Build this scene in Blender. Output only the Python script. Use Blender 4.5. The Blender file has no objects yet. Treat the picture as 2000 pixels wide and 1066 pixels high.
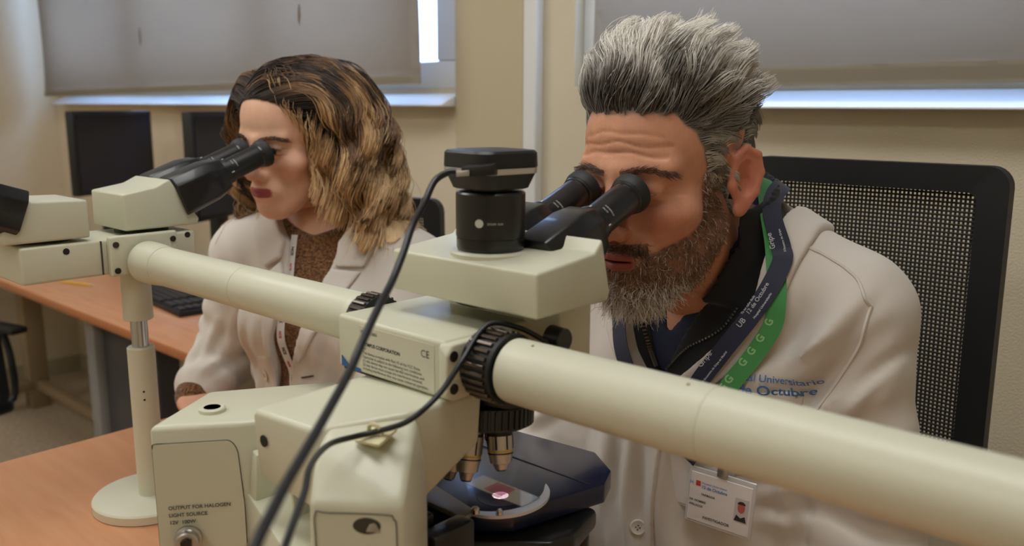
import bpy, bmesh, math, random
import numpy as np
from mathutils import Vector, Matrix, Euler
C = bpy.context.scene.collection
random.seed(7); RNG = np.random.default_rng(11)
PI = math.pi
def rad(a): return a*PI/180

# ------------------------------------------------------------------ camera, sky, exposure
scene = bpy.context.scene
cam_d = bpy.data.cameras.new('camera'); cam = bpy.data.objects.new('camera', cam_d); C.objects.link(cam)
cam_d.sensor_width = 36.0; cam_d.lens = 36.0*1690/2000
cam.location = (0, 0, 1.31)
_h, _p, _r = rad(42.2), rad(10.9), rad(0.3)
_fw = Vector((-math.sin(_h), math.cos(_h), 0)); _rt = Vector((math.cos(_h), math.sin(_h), 0)); _up = Vector((0, 0, 1))
_f = _fw*math.cos(_p) - _up*math.sin(_p); _u = _fw*math.sin(_p) + _up*math.cos(_p)
_R = _rt*math.cos(_r) + _u*math.sin(_r); _U = _u*math.cos(_r) - _rt*math.sin(_r)
cam.matrix_world = Matrix.Translation(cam.location) @ Matrix((( _R.x, _U.x, -_f.x), (_R.y, _U.y, -_f.y), (_R.z, _U.z, -_f.z))).to_4x4()
cam_d.dof.use_dof = True; cam_d.dof.focus_distance = 0.98; cam_d.dof.aperture_fstop = 5.0
cam_d.clip_start = 0.02
scene.camera = cam
scene.view_settings.view_transform = 'Standard'; scene.view_settings.look = 'None'
scene.view_settings.gamma = 1.0; scene.view_settings.use_curve_mapping = False
scene.view_settings.exposure = -0.10
scene.cycles.use_denoising = True
scene.cycles.max_bounces = 8; scene.cycles.transparent_max_bounces = 8
scene.cycles.sample_clamp_indirect = 6.0
scene.cycles.caustics_reflective = False; scene.cycles.caustics_refractive = False
world = bpy.data.worlds.new('sky'); scene.world = world; world.use_nodes = True
_bg = world.node_tree.nodes['Background']
_bg.inputs[0].default_value = (0.43, 0.60, 1.0, 1); _bg.inputs[1].default_value = 9.5
CEIL_STR = 7.2        # fluorescent ceiling panels

# ------------------------------------------------------------------ helpers: materials
def lin(c):
    c = c/255.0
    return c/12.92 if c <= 0.04045 else ((c+0.055)/1.055)**2.4
def rgb(r, g, b): return (lin(r), lin(g), lin(b), 1.0)
MATS = {}
def mat(name, col, rough=0.5, metal=0.0, spec=0.5, bump=None, sub=0.0, attr=None, emit=0.0, noise=None, sheen=0.0, coat=0.0, trans=0.0):
    if name in MATS: return MATS[name]
    m = bpy.data.materials.new(name); m.use_nodes = True; nt = m.node_tree
    b = nt.nodes['Principled BSDF']; c4 = rgb(*col)
    b.inputs['Base Color'].default_value = c4; b.inputs['Roughness'].default_value = rough
    b.inputs['Metallic'].default_value = metal; b.inputs['Specular IOR Level'].default_value = spec
    b.inputs['Coat Weight'].default_value = coat
    if trans: b.inputs['Transmission Weight'].default_value = trans
    if sheen: b.inputs['Sheen Weight'].default_value = sheen; b.inputs['Sheen Roughness'].default_value = 0.5
    if sub:
        b.inputs['Subsurface Weight'].default_value = sub; b.inputs['Subsurface Radius'].default_value = (1.0, 0.35, 0.2)
        b.inputs['Subsurface Scale'].default_value = 0.004
    src = None
    if attr:
        a = nt.nodes.new('ShaderNodeAttribute'); a.attribute_name = attr; src = a.outputs['Color']
    tc = nt.nodes.new('ShaderNodeTexCoord')
    if noise:   # (scale, second colour, lo, hi, stretch)
        n = nt.nodes.new('ShaderNodeTexNoise'); n.inputs['Scale'].default_value = noise[0]; n.inputs['Detail'].default_value = 6
        v = tc.outputs['Object']
        if len(noise) > 4:
            mp = nt.nodes.new('ShaderNodeMapping'); mp.inputs['Scale'].default_value = noise[4]; nt.links.new(v, mp.inputs[0]); v = mp.outputs[0]
        nt.links.new(v, n.inputs['Vector'])
        r = nt.nodes.new('ShaderNodeValToRGB'); r.color_ramp.elements[0].position = noise[2]; r.color_ramp.elements[1].position = noise[3]
        r.color_ramp.elements[0].color = c4; r.color_ramp.elements[1].color = rgb(*noise[1])
        nt.links.new(n.outputs[0], r.inputs[0])
        if src is not None:
            mx = nt.nodes.new('ShaderNodeMixRGB'); mx.blend_type = 'MULTIPLY'; mx.inputs[0].default_value = 1
            nt.links.new(src, mx.inputs[1]); nt.links.new(r.outputs[0], mx.inputs[2]); src = mx.outputs[0]
        else: src = r.outputs[0]
    if src is not None: nt.links.new(src, b.inputs['Base Color'])
    if bump:    # list of (kind, scale, strength, dist)
        prev = None
        for (kind, sc, st, di) in bump:
            if kind == 'noise':
                t = nt.nodes.new('ShaderNodeTexNoise'); t.inputs['Scale'].default_value = sc; t.inputs['Detail'].default_value = 4; o = t.outputs[0]
            elif kind == 'voronoi':
                t = nt.nodes.new('ShaderNodeTexVoronoi'); t.inputs['Scale'].default_value = sc; o = t.outputs[0]
            else:
                t = nt.nodes.new('ShaderNodeTexWave'); t.inputs['Scale'].default_value = sc; t.bands_direction = kind; t.inputs['Distortion'].default_value = 1.0; o = t.outputs[1]
            nt.links.new(tc.outputs['Object'], t.inputs['Vector'])
            bp = nt.nodes.new('ShaderNodeBump'); bp.inputs['Strength'].default_value = st; bp.inputs['Distance'].default_value = di
            nt.links.new(o, bp.inputs['Height'])
            if prev: nt.links.new(prev, bp.inputs['Normal'])
            prev = bp.outputs[0]
        nt.links.new(prev, b.inputs['Normal'])
    if emit:
        b.inputs['Emission Color'].default_value = c4; b.inputs['Emission Strength'].default_value = emit
    MATS[name] = m
    return m
def glass_sheet(name, tint=(255, 255, 255), gloss=0.08):
    m = bpy.data.materials.new(name); m.use_nodes = True; nt = m.node_tree; nt.nodes.remove(nt.nodes['Principled BSDF'])
    t = nt.nodes.new('ShaderNodeBsdfTransparent'); t.inputs[0].default_value = rgb(*tint)
    g = nt.nodes.new('ShaderNodeBsdfGlossy'); g.inputs['Roughness'].default_value = 0.02
    mx = nt.nodes.new('ShaderNodeMixShader'); mx.inputs[0].default_value = gloss
    nt.links.new(t.outputs[0], mx.inputs[1]); nt.links.new(g.outputs[0], mx.inputs[2])
    nt.links.new(mx.outputs[0], nt.nodes['Material Output'].inputs[0]); return m

# ------------------------------------------------------------------ helpers: objects
def tag(o, label=None, cat=None, group=None, kind=None):
    if label: o['label'] = label
    if cat: o['category'] = cat
    if group: o['group'] = group
    if kind: o['kind'] = kind
    return o
def thing(name, label, cat, loc=(0, 0, 0), group=None):
    o = bpy.data.objects.new(name, None); C.objects.link(o); o.location = loc; o.empty_display_size = 0.05
    return tag(o, label, cat, group)
def link(o, parent):
    C.objects.link(o)
    if parent is not None:
        o.parent = parent; o.matrix_parent_inverse = Matrix.Translation(-parent.location) if parent.parent is None else Matrix()
    return o
class MB:
    """collects shapes given in world coordinates and links them as one mesh"""
    def __init__(s): s.bm = bmesh.new()
    def merge(s, b2):
        me = bpy.data.meshes.new('t'); b2.to_mesh(me); b2.free(); s.bm.from_mesh(me); bpy.data.meshes.remove(me); return s
    def hull(s, pts, bevel=0.0, seg=2):
        b = bmesh.new(); [b.verts.new(p) for p in pts]
        bmesh.ops.convex_hull(b, input=b.verts)
        bmesh.ops.delete(b, geom=[v for v in b.verts if not v.link_faces], context='VERTS')
        bmesh.ops.dissolve_limit(b, angle_limit=rad(1.0), verts=b.verts, edges=b.edges)
        if bevel:
            ed = [e for e in b.edges if len(e.link_faces) == 2 and e.calc_face_angle(0) > rad(12)]
            bmesh.ops.bevel(b, geom=ed, offset=bevel, segments=seg, profile=0.5, affect='EDGES', clamp_overlap=True)
        return s.merge(b)
    def box(s, lo, hi, bevel=0.0, seg=2, M=None):
        pts = [Vector((x, y, z)) for x in (lo[0], hi[0]) for y in (lo[1], hi[1]) for z in (lo[2], hi[2])]
        if M is not None: pts = [M @ p for p in pts]
        return s.hull(pts, bevel, seg)
    def lathe(s, p0, ax, prof, n=32, capped=True, xdir=None, gear=None):
        """prof: (distance along axis, radius)"""
        ax = Vector(ax).normalized(); p0 = Vector(p0)
        a = Vector(xdir) if xdir else (Vector((0, 0, 1)) if abs(ax.z) < 0.9 else Vector((1, 0, 0)))
        a = (a - ax*a.dot(ax)).normalized(); c = ax.cross(a); b = bmesh.new(); rings = []
        for (t, r) in prof:
            rings.append([b.verts.new(p0 + ax*t + (a*math.cos(2*PI*i/n) + c*math.sin(2*PI*i/n))*r) for i in range(n)])
        for k in range(len(rings)-1):
            for i in range(n):
                j = (i+1) % n; b.faces.new((rings[k][i], rings[k][j], rings[k+1][j], rings[k+1][i]))
        if capped:
            b.faces.new(list(reversed(rings[0]))); b.faces.new(rings[-1])
        bmesh.ops.recalc_face_normals(b, faces=b.faces)
        return s.merge(b)
    def tube(s, pts, r, n=10, caps=True):
        pts = [Vector(p) for p in pts]; b = bmesh.new(); rings = []
        rr = r if hasattr(r, '__len__') else [r]*len(pts)
        t0 = (pts[1]-pts[0]).normalized(); a = t0.orthogonal().normalized()
        for k, p in enumerate(pts):
            t = (pts[min(k+1, len(pts)-1)] - pts[max(k-1, 0)]).normalized()
            a = (a - t*a.dot(t)).normalized(); c = t.cross(a)
            rings.append([b.verts.new(p + (a*math.cos(2*PI*i/n) + c*math.sin(2*PI*i/n))*rr[k]) for i in range(n)])
        for k in range(len(rings)-1):
            for i in range(n):
                j = (i+1) % n; b.faces.new((rings[k][i], rings[k][j], rings[k+1][j], rings[k+1][i]))
        if caps: b.faces.new(list(reversed(rings[0]))); b.faces.new(rings[-1])
        bmesh.ops.recalc_face_normals(b, faces=b.faces)
        return s.merge(b)
    def poly(s, loop, ext):
        """flat loop of points extruded by vector ext"""
        b = bmesh.new(); lo = [b.verts.new(p) for p in loop]; hi = [b.verts.new(Vector(p)+Vector(ext)) for p in loop]; n = len(lo)
        b.faces.new(lo); b.faces.new(list(reversed(hi)))
        for i in range(n): b.faces.new((lo[i], hi[i], hi[(i+1) % n], lo[(i+1) % n]))
        bmesh.ops.recalc_face_normals(b, faces=b.faces); return s.merge(b)
    def build(s, name, m, parent=None, smooth=32, kind=None):
        me = bpy.data.meshes.new(name); s.bm.to_mesh(me); s.bm.free()
        return mesh_obj(name, me, m, parent, smooth, kind)
def mesh_obj(name, me, m, parent=None, smooth=32, kind=None):
    if m is not None: me.materials.append(m)
    if smooth:
        me.polygons.foreach_set('use_smooth', np.ones(len(me.polygons), dtype=bool))
        if smooth < 170: me.set_sharp_from_angle(angle=rad(smooth))
    o = bpy.data.objects.new(name, me); link(o, parent)
    if kind: o['kind'] = kind
    return o
def np_mesh(name, V, F, m, parent=None, smooth=180, col=None, kind=None):
    """V (n,3) array, F (m,k) array of equal-sized faces"""
    me = bpy.data.meshes.new(name); V = np.asarray(V, np.float32); F = np.asarray(F, np.int32); k = F.shape[1]
    me.vertices.add(len(V)); me.vertices.foreach_set('co', V.ravel())
    me.loops.add(F.size); me.loops.foreach_set('vertex_index', F.ravel())
    me.polygons.add(len(F)); me.polygons.foreach_set('loop_start', np.arange(0, F.size, k, dtype=np.int32))
    me.update(calc_edges=True); me.validate()
    if col is not None:
        a = me.color_attributes.new('Col', 'FLOAT_COLOR', 'POINT')
        a.data.foreach_set('color', np.concatenate([col, np.ones((len(V), 1))], 1).astype(np.float32).ravel())
    return mesh_obj(name, me, m, parent, smooth, kind)
def catmull(pts, n=8):
    P = [Vector(p) for p in pts]; P = [P[0]*2-P[1]] + P + [P[-1]*2-P[-2]]; out = []
    for i in range(1, len(P)-2):
        for k in range(n):
            t = k/n; a, b, c, d = P[i-1], P[i], P[i+1], P[i+2]
            out.append(0.5*((2*b) + (c-a)*t + (2*a-5*b+4*c-d)*t*t + (3*b-a-3*c+d)*t*t*t))
    out.append(P[-2]); return out
def text_mesh(body, size, align='LEFT', bold=0.0, space=1.0):
    cu = bpy.data.curves.new('t', 'FONT'); cu.body = body; cu.size = size; cu.align_x = align; cu.offset = bold; cu.resolution_u = 4; cu.space_character = space
    o = bpy.data.objects.new('t', cu); C.objects.link(o); dg = bpy.context.evaluated_depsgraph_get()
    me = bpy.data.meshes.new_from_object(o.evaluated_get(dg)); bpy.data.objects.remove(o); bpy.data.curves.remove(cu); return me
def text_on(name, body, size, org, xd, yd, m, parent, align='LEFT', bold=0.0, lift=0.0003, bend=None, space=1.0):
    """flat print: local x along xd, y along yd from org"""
    me = text_mesh(body, size, align, bold, space); xd = Vector(xd).normalized(); yd = Vector(yd); yd = (yd - xd*yd.dot(xd)).normalized(); nz = xd.cross(yd); org = Vector(org)
    for v in me.vertices:
        if bend: v.co = bend(v.co.x, v.co.y)
        else: v.co = org + xd*v.co.x + yd*v.co.y + nz*lift
    return mesh_obj(name, me, m, parent, 0)

# ------------------------------------------------------------------ helpers: sculpted surfaces (distance fields -> one closed mesh)
f32 = np.float32
def V3(p): return np.asarray(p, f32)
def d_ell(P, c, r):
    r = V3(r); q = (P-V3(c))/r; k0 = np.sqrt((q*q).sum(1)); k1 = np.sqrt(((q/r)**2).sum(1))+1e-9
    return k0*(k0-1)/k1
def d_cone(P, a, b, ra, rb):
    a, b = V3(a), V3(b); ab = b-a; t = np.clip(((P-a)@ab)/float(ab@ab), 0, 1); q = P-a-t[:, None]*ab
    return np.sqrt((q*q).sum(1)) - (ra+(rb-ra)*t)
def d_box(P, c, h, r=0.0, R=None):
    q = P-V3(c)
    if R is not None: q = q@R
    q = np.abs(q)-(V3(h)-r); return np.sqrt((np.maximum(q, 0)**2).sum(1)) + np.minimum(q.max(1), 0) - r
def smin(a, b, k):
    h = np.clip(0.5+0.5*(b-a)/k, 0, 1); return b*(1-h)+a*h-k*h*(1-h)
def smax(a, b, k): return -smin(-a, -b, k)
def poly2d(x, z, poly):
    """signed distance to a polygon in the (x, z) plane"""
    pl = np.asarray(poly, f32); n = len(pl); d = np.full(len(x), 1e9, f32); s = np.ones(len(x), f32)
    for i in range(n):
        a, b = pl[i], pl[i-1]; e = b-a; wx, wz = x-a[0], z-a[1]
        t = np.clip((wx*e[0]+wz*e[1])/(e@e+1e-12), 0, 1); bx, bz = wx-e[0]*t, wz-e[1]*t; d = np.minimum(d, bx*bx+bz*bz)
        c1 = z >= a[1]; c2 = z < b[1]; c3 = e[0]*wz > e[1]*wx
        fl = (c1 & c2 & c3) | (~c1 & ~c2 & ~c3); s = np.where(fl, -s, s)
    return s*np.sqrt(d)
def axis_coords(spec):
    """spec: [(start, end, step), ...] consecutive -> nonuniform coordinates"""
    out = [spec[0][0]]
    for (a, b, st) in spec:
        n = max(1, int(round((b-a)/st))); out += list(np.linspace(a, b, n+1)[1:])
    return np.array(out, f32)
def nets(f, X, Y, Z, B=6):
    """surface nets over a sparse set of blocks; f(P)->distance, returns V, quads"""
    def pad(A):
        e = (-(len(A)-1)) % B
        return np.concatenate([A, A[-1]+(A[-1]-A[-2])*np.arange(1, e+1)]).astype(f32) if e else A.astype(f32)
    X, Y, Z = pad(X), pad(Y), pad(Z); nx, ny, nz = len(X), len(Y), len(Z)
    bx, by, bz = (nx-1)//B, (ny-1)//B, (nz-1)//B
    I, J, K = np.meshgrid(np.arange(bx), np.arange(by), np.arange(bz), indexing='ij'); I, J, K = I.ravel(), J.ravel(), K.ravel()
    lo = np.stack([X[I*B], Y[J*B], Z[K*B]], 1); hi = np.stack([X[I*B+B], Y[J*B+B], Z[K*B+B]], 1)
    fc = f((lo+hi)*f32(0.5)); hd = 0.5*np.sqrt(((hi-lo)**2).sum(1)); act = np.abs(fc) < hd*1.35+0.004
    F = np.ones((nx, ny, nz), f32)
    sgn = np.repeat(np.repeat(np.repeat(np.where(fc < 0, -1, 1).reshape(bx, by, bz), B, 0), B, 1), B, 2).astype(f32)
    F[:-1, :-1, :-1] = sgn
    I, J, K = I[act]*B, J[act]*B, K[act]*B; r = np.arange(B+1)
    gi = (I[:, None]+r)[:, :, None, None]; gj = (J[:, None]+r)[:, None, :, None]; gk = (K[:, None]+r)[:, None, None, :]
    gi, gj, gk = np.broadcast_arrays(gi, gj, gk); flat = (gi.astype(np.int64)*ny+gj)*nz+gk
    u = np.unique(flat.ravel()); k = u % nz; j = (u//nz) % ny; i = u//(ny*nz)
    vals = np.empty(len(u), f32); CH = 400000
    for s in range(0, len(u), CH):
        e = slice(s, s+CH); vals[e] = f(np.stack([X[i[e]], Y[j[e]], Z[k[e]]], 1))
    F.ravel()[u] = vals
    S = F < 0; n8 = np.zeros((nx-1, ny-1, nz-1), np.uint8)
    for a in (0, 1):
        for b in (0, 1):
            for c in (0, 1): n8 += S[a:nx-1+a, b:ny-1+b, c:nz-1+c]
    ci, cj, ck = np.nonzero((n8 > 0) & (n8 < 8)); idx = np.full((nx-1, ny-1, nz-1), -1, np.int32); idx[ci, cj, ck] = np.arange(len(ci))
    corners = [(a, b, c) for a in (0, 1) for b in (0, 1) for c in (0, 1)]; val = {q: F[ci+q[0], cj+q[1], ck+q[2]] for q in corners}
    acc = np.zeros((len(ci), 3)); cnt = np.zeros(len(ci))
    for q in corners:
        for ax in range(3):
            if q[ax] == 0:
                q2 = list(q); q2[ax] = 1; q2 = tuple(q2); v0, v1 = val[q], val[q2]; cr = (v0 < 0) != (v1 < 0)
                t = np.where(cr, v0/(v0-v1+1e-12), 0); p = np.zeros((len(ci), 3)); p[:] = q; p[:, ax] = t
                acc += p*cr[:, None]; cnt += cr
    fr = acc/np.maximum(cnt, 1)[:, None]
    V = np.stack([X[ci]+(X[ci+1]-X[ci])*fr[:, 0], Y[cj]+(Y[cj+1]-Y[cj])*fr[:, 1], Z[ck]+(Z[ck+1]-Z[ck])*fr[:, 2]], 1)
    quads = []
    for ax in range(3):
        o = [np.array(S.shape)]; A = [slice(1, -1)]*3
        sl0 = [slice(1, S.shape[d]-1) for d in range(3)]; sl1 = list(sl0); sl0[ax] = slice(0, S.shape[ax]-1); sl1[ax] = slice(1, S.shape[ax])
        s0, s1 = S[tuple(sl0)], S[tuple(sl1)]; e = np.nonzero(s0 != s1); inside = s0[e]
        g = [e[d]+(0 if d == ax else 1) for d in range(3)]; b, c = (ax+1) % 3, (ax+2) % 3
        def cell(db, dc):
            h = list(g); h[b] = h[b]-db; h[c] = h[c]-dc; return idx[h[0], h[1], h[2]]
        q = np.stack([cell(1, 1), cell(0, 1), cell(0, 0), cell(1, 0)], 1); q[~inside] = q[~inside][:, ::-1]
        quads.append(q[(q >= 0).all(1)])
    return V, np.concatenate(quads)
def mesh_smooth(V, Q, it=2, lam=0.5):
    e = np.concatenate([Q[:, [0, 1]], Q[:, [1, 2]], Q[:, [2, 3]], Q[:, [3, 0]]]); V = V.copy()
    for _ in range(it):
        s = np.zeros_like(V); n = np.zeros(len(V)); np.add.at(s, e[:, 0], V[e[:, 1]]); np.add.at(n, e[:, 0], 1)
        s2 = np.zeros_like(V); np.add.at(s2, e[:, 1], V[e[:, 0]]); np.add.at(n, e[:, 1], 1)
        V += lam*((s+s2)/np.maximum(n, 1)[:, None]-V)
    return V
def strands_mesh(name, S, r, m, parent, col, taper=0.35):
    """S (n,k,3) strand points -> thin three-sided locks"""
    n, k, _ = S.shape; T = np.gradient(S, axis=1); T /= np.linalg.norm(T, axis=2, keepdims=True)+1e-9
    ref = np.array([0.31, 0.53, 0.79]); A = np.cross(T, ref); A /= np.linalg.norm(A, axis=2, keepdims=True)+1e-9; Bv = np.cross(T, A)
    w = np.linspace(1, taper, k)[None, :, None]*np.asarray(r).reshape(-1, 1, 1)
    V = np.stack([S+w*(A*math.cos(a)+Bv*math.sin(a)) for a in (0, 2*PI/3, 4*PI/3)], 2).reshape(-1, 3)
    b = (np.arange(n)[:, None]*k+np.arange(k-1)[None, :])*3; b = b.reshape(-1)
    F = np.concatenate([np.stack([b+i, b+(i+1) % 3, b+3+(i+1) % 3, b+3+i], 1) for i in range(3)])
    if col.ndim == 2: col = np.repeat(col[:, None, :], k, 1)
    cc = np.repeat(col.reshape(-1, 3), 3, 0)
    return np_mesh(name, V, F, m, parent, 180, cc)
# ------------------------------------------------------------------ materials
WALL = mat('wallpaper', (217, 205, 178), 0.85, spec=0.2, noise=(3.0, (222, 211, 187), 0.35, 0.65), bump=[('noise', 260, 0.35, 0.004), ('voronoi', 420, 0.25, 0.002)])
WALLT = mat('wallpaper_tan', (200, 186, 156), 0.85, spec=0.2, bump=[('noise', 260, 0.3, 0.004)])
WHITE = mat('white_paint', (232, 232, 230), 0.45)
PVC = mat('white_frame', (236, 238, 240), 0.35)
CEIL = mat('ceiling_paint', (240, 236, 226), 0.9)
FLOOR = mat('terrazzo', (172, 156, 134), 0.35, noise=(60, (204, 188, 164), 0.35, 0.7))
BLIND = mat('blind_cloth', (176, 163, 147), 0.9, spec=0.1, noise=(1.2, (168, 156, 142), 0.3, 0.7, (1, 1, 3)), bump=[('noise', 900, 0.15, 0.002)])
HEM = mat('blind_hem', (184, 174, 156), 0.9, spec=0.1)
DESK = mat('beech_laminate', (208, 152, 112), 0.38, noise=(9, (196, 136, 96), 0.3, 0.75, (1, 7, 1)), bump=[('noise', 40, 0.03, 0.001)])
DESKEDGE = mat('beech_edge', (176, 112, 70), 0.5)
BLACKPL = mat('black_plastic', (24, 24, 26), 0.42)
SCREEN = mat('dark_screen', (16, 20, 36), 0.25)
DGREY = mat('dark_grey_metal', (74, 71, 72), 0.5)
MGREY = mat('pale_grey_metal', (140, 136, 132), 0.45)
SKIRT = mat('skirting_paint', (176, 168, 142), 0.6)
TAN = mat('tan_metal', (150, 132, 104), 0.5)
GREYBOX = mat('grey_machine', (150, 146, 156), 0.55)

# ------------------------------------------------------------------ room shell
XL, XR, YB, YF, ZC = -4.42, 1.5, 1.65, -2.2, 2.75
def struct(name, mb, m, parent=None, smooth=0):
    o = mb.build(name, m, parent, smooth)
    if parent is None: o['kind'] = 'structure'
    return o
struct('floor', MB().box((XL-.1, YF-.1, -.1), (XR+.1, YB+.25, 0)), FLOOR)
struct('ceiling', MB().box((XL-.1, YF-.1, ZC), (XR+.1, YB+.25, ZC+.1)), CEIL)
struct('wall_left', MB().box((XL-.1, YF-.1, 0), (XL, YB+.25, ZC)), WALL)
struct('wall_right', MB().box((XR, YF-.1, 0), (XR+.1, YB+.25, ZC)), WALL)
struct('wall_front', MB().box((XL, YF-.1, 0), (XR, YF, ZC)), WALL)
W1 = (-4.30, -1.69); W2 = (-1.30, 0.75); ZS, ZT = 1.357, 2.5
wb = MB()
wb.box((XL, YB, 0), (XR, YB+.22, ZS)); wb.box((XL, YB, ZT), (XR, YB+.22, ZC))
wb.box((XL, YB, ZS), (W1[0], YB+.22, ZT)); wb.box((W1[1], YB, ZS), (W2[0], YB+.22, ZT)); wb.box((W2[1], YB, ZS), (XR, YB+.22, ZT))
struct('wall_back', wb, WALL)
struct('trim_1', MB().box((-1.685, YB-.02, 0), (-1.445, YB, ZC), .004), WALLT)
struct('trim_2', MB().box((-1.437, YB-.03, 0), (-1.395, YB, ZC), .004), WHITE)
struct('baseboard_back', MB().box((XL, YB-.012, 0), (XR, YB, .08), .003), SKIRT)
struct('baseboard_left', MB().box((XL, YF, 0), (XL+.012, YB-.012, .08), .003), SKIRT)
PANE = glass_sheet('window_glass', (240, 246, 250))
def window(name, x0, x1, muls):
    w = bpy.data.objects.new(name, None); C.objects.link(w); w.location = ((x0+x1)/2, YB, ZS); w['kind'] = 'structure'
    xe = x1+(.0 if name == 'window_1' else .04)      # sloping sill board
    MB().hull([(x, y, z) for x in (x0-.02 if name == 'window_1' else x0+.10, xe) for (y, z) in ((YB-.068, 1.3085), (YB-.068, 1.3125), (YB+.03, 1.3575), (YB+.03, 1.3085))], .002).build('sill', PVC, w)
    f = MB(); y0, y1 = YB+.03, YB+.085
    f.box((x0, y0, ZS), (x1, y1, ZS+.075), .006); f.box((x0, y0, ZT-.07), (x1, y1, ZT), .006)
    f.box((x0, y0, ZS+.075), (x0+.09, y1, ZT-.07), .006); f.box((x1-.12, y0, ZS+.075), (x1, y1, ZT-.07), .006)
    for xm in muls: f.box((xm-.05, y0, ZS+.075), (xm+.05, y1, ZT-.07), .006)
    f.build('frame', PVC, w)
    xs = [x0+.09] + [v for xm in muls for v in (xm-.05, xm+.05)] + [x1-.12]
    for a, b in zip(xs[::2], xs[1::2]):
        MB().box((a, YB+.052, ZS+.075), (b, YB+.058, ZT-.07)).build('pane', PANE, w, 0)
window('window_1', W1[0], W1[1], (-3.4, -2.5)); window('window_2', W2[0], W2[1], (-.28,))

# roller blinds: hanging cloth with gentle waves
def blind(label, x0, x1, y, zb0, zb1, zt, flare0=0.0, flare1=0.0, hem=0.035):
    t = thing('roller_blind', label, 'blind', ((x0+x1)/2, y, zt), 'window blinds')
    nx_, nz_ = 60, 30
    def pt(u, v):
        x = x0+(x1-x0)*u; zb = zb0+(zb1-zb0)*u; z = zt+(zb-zt)*v; x += (-flare0*(1-u)+flare1*u)*max(0, (v-.72)/.28)**1.3
        yy = y+.006*math.sin(9*u+2*v)*v+.012*math.sin(3.1*u+1.2)*v*v - .01*max(0, (v-.8)/.2)**2
        return Vector((x, yy, z))
    for nm, va, vb, mm, off in (('cloth', 0, 1, BLIND, 0),):
        b = bmesh.new(); G = [[b.verts.new(pt(i/nx_, va+(vb-va)*j/nz_)) for i in range(nx_+1)] for j in range(nz_+1)]
        for j in range(nz_):
            for i in range(nx_): b.faces.new((G[j][i], G[j][i+1], G[j+1][i+1], G[j+1][i]))
        bmesh.ops.solidify(b, geom=b.faces[:], thickness=.0015); m = MB(); m.merge(b); m.build(nm, mm, t, 180)
    m = MB(); vh = 1-hem/(zt-(zb0+zb1)/2)
    b = bmesh.new(); G = [[b.verts.new(pt(i/nx_, vh+(1.001-vh)*j/4)+Vector((0, -.0025, 0))) for i in range(nx_+1)] for j in range(5)]
    for j in range(4):
        for i in range(nx_): b.faces.new((G[j][i], G[j][i+1], G[j+1][i+1], G[j+1][i]))
    bmesh.ops.solidify(b, geom=b.faces[:], thickness=-.006); m.merge(b); m.build('bottom_hem', HEM, t, 180)
    MB().lathe((x0, y+.02, zt+.02), (1, 0, 0), [(0, .025), (x1-x0, .025)], 20).build('roller_tube', WHITE, t)
    return t
b1 = blind('wide grey roller blind hanging over the window behind the woman', -4.29, -1.726, 1.548, 1.344, 1.366, 2.62, .012, .028, .022)
STAIN = mat('grey_stain', (120, 110, 104), 0.95)
for (sx, sz, h) in ((-3.30, 1.56, .035), (-2.26, 1.575, .03)):   # two grey smudges on the cloth
    MB().hull([(sx+a*.008*(1 if abs(q) < .5 else .35), 1.5485, sz+q*h) for a in (-1, 1) for q in (-1, -.4, .4, 1)]+[(sx, 1.5530, sz)]).build('stain', STAIN, b1)
b2 = blind('grey roller blind behind the grey-haired man, with a pale bottom hem', -1.205, .85, 1.585, 1.350, 1.355, 2.62, 0, 0, .034)

# ceiling panels (the room's lamps)
LAMP = mat('lamp_diffuser', (250, 251, 250), 0.5, emit=CEIL_STR)
for i, (x, y, lx, ly) in enumerate(((-.55, .42, 1.2, .6), (-2.4, .2, 1.2, .6), (-.6, -1.5, 1.2, .6), (-3.3, -1.2, 1.2, .6))):
    t = thing('ceiling_light', ['ceiling light panel above the microscope desk', 'ceiling light panel above the far desk', 'ceiling light panel behind the camera', 'ceiling light panel in the far left of the room'][i], 'ceiling light', (x, y, ZC), 'ceiling light panels')
    MB().box((x-lx/2-.03, y-ly/2-.03, ZC-.03), (x+lx/2+.03, y+ly/2+.03, ZC-.001), .005).build('frame', WHITE, t)
    MB().box((x-lx/2, y-ly/2, ZC-.04), (x+lx/2, y+ly/2, ZC-.0305)).build('diffuser', LAMP, t, 0)

# ------------------------------------------------------------------ desks
def desk(name, label, x0, x1, y0, y1, loc, legs):
    t = thing(name, label, 'desk', ((x0+x1)/2, (y0+y1)/2, 0))
    MB().box((x0+.002, y0+.002, .716), (x1-.002, y1-.002, .7405), .0015).build('tabletop', DESK, t)
    MB().box((x0, y0, .7145), (x1, y1, .7385), .003).build('edge_band', DESKEDGE, t)
    return t
dk = desk('microscope_desk', 'orange wood-effect desk carrying the microscope', -1.497, .55, .10, .765, None, None)
for x in (-1.40, .45):
    for y in (.16, .50):
        MB().box((x-.03, y-.03, 0), (x+.03, y+.03, .714), .006).build('leg', DGREY, dk)
MB().box((-1.37, .315, .62), (.42, .345, .70), .004).build('crossbar', DGREY, dk)
d2 = desk('computer_desk', 'orange wood-effect desk with keyboard, behind the left of the microscope', -4.25, -1.862, .935, 1.56, None, None)
MB().box((-2.63, 1.03, 0.02), (-2.24, 1.10, .714), .01).build('leg_panel', DGREY, d2)
MB().box((-2.645, 1.00, 0.0), (-2.575, 1.05, .714), .015).build('leg_edge', MGREY, d2)
MB().box((-2.05, 1.03, 0.0), (-1.98, 1.10, .714), .01).build('leg_panel', DGREY, d2)
for (x, y) in ((-4.0, 1.3), (-4.15, 1.05)):
    MB().box((x-.04, y-.04, 0), (x+.04, y+.04, .714), .006).build('leg', TAN, d2)
MB().box((-3.97, 1.285, .085), (-2.70, 1.325, .125), .006).build('stretcher', TAN, d2)
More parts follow.
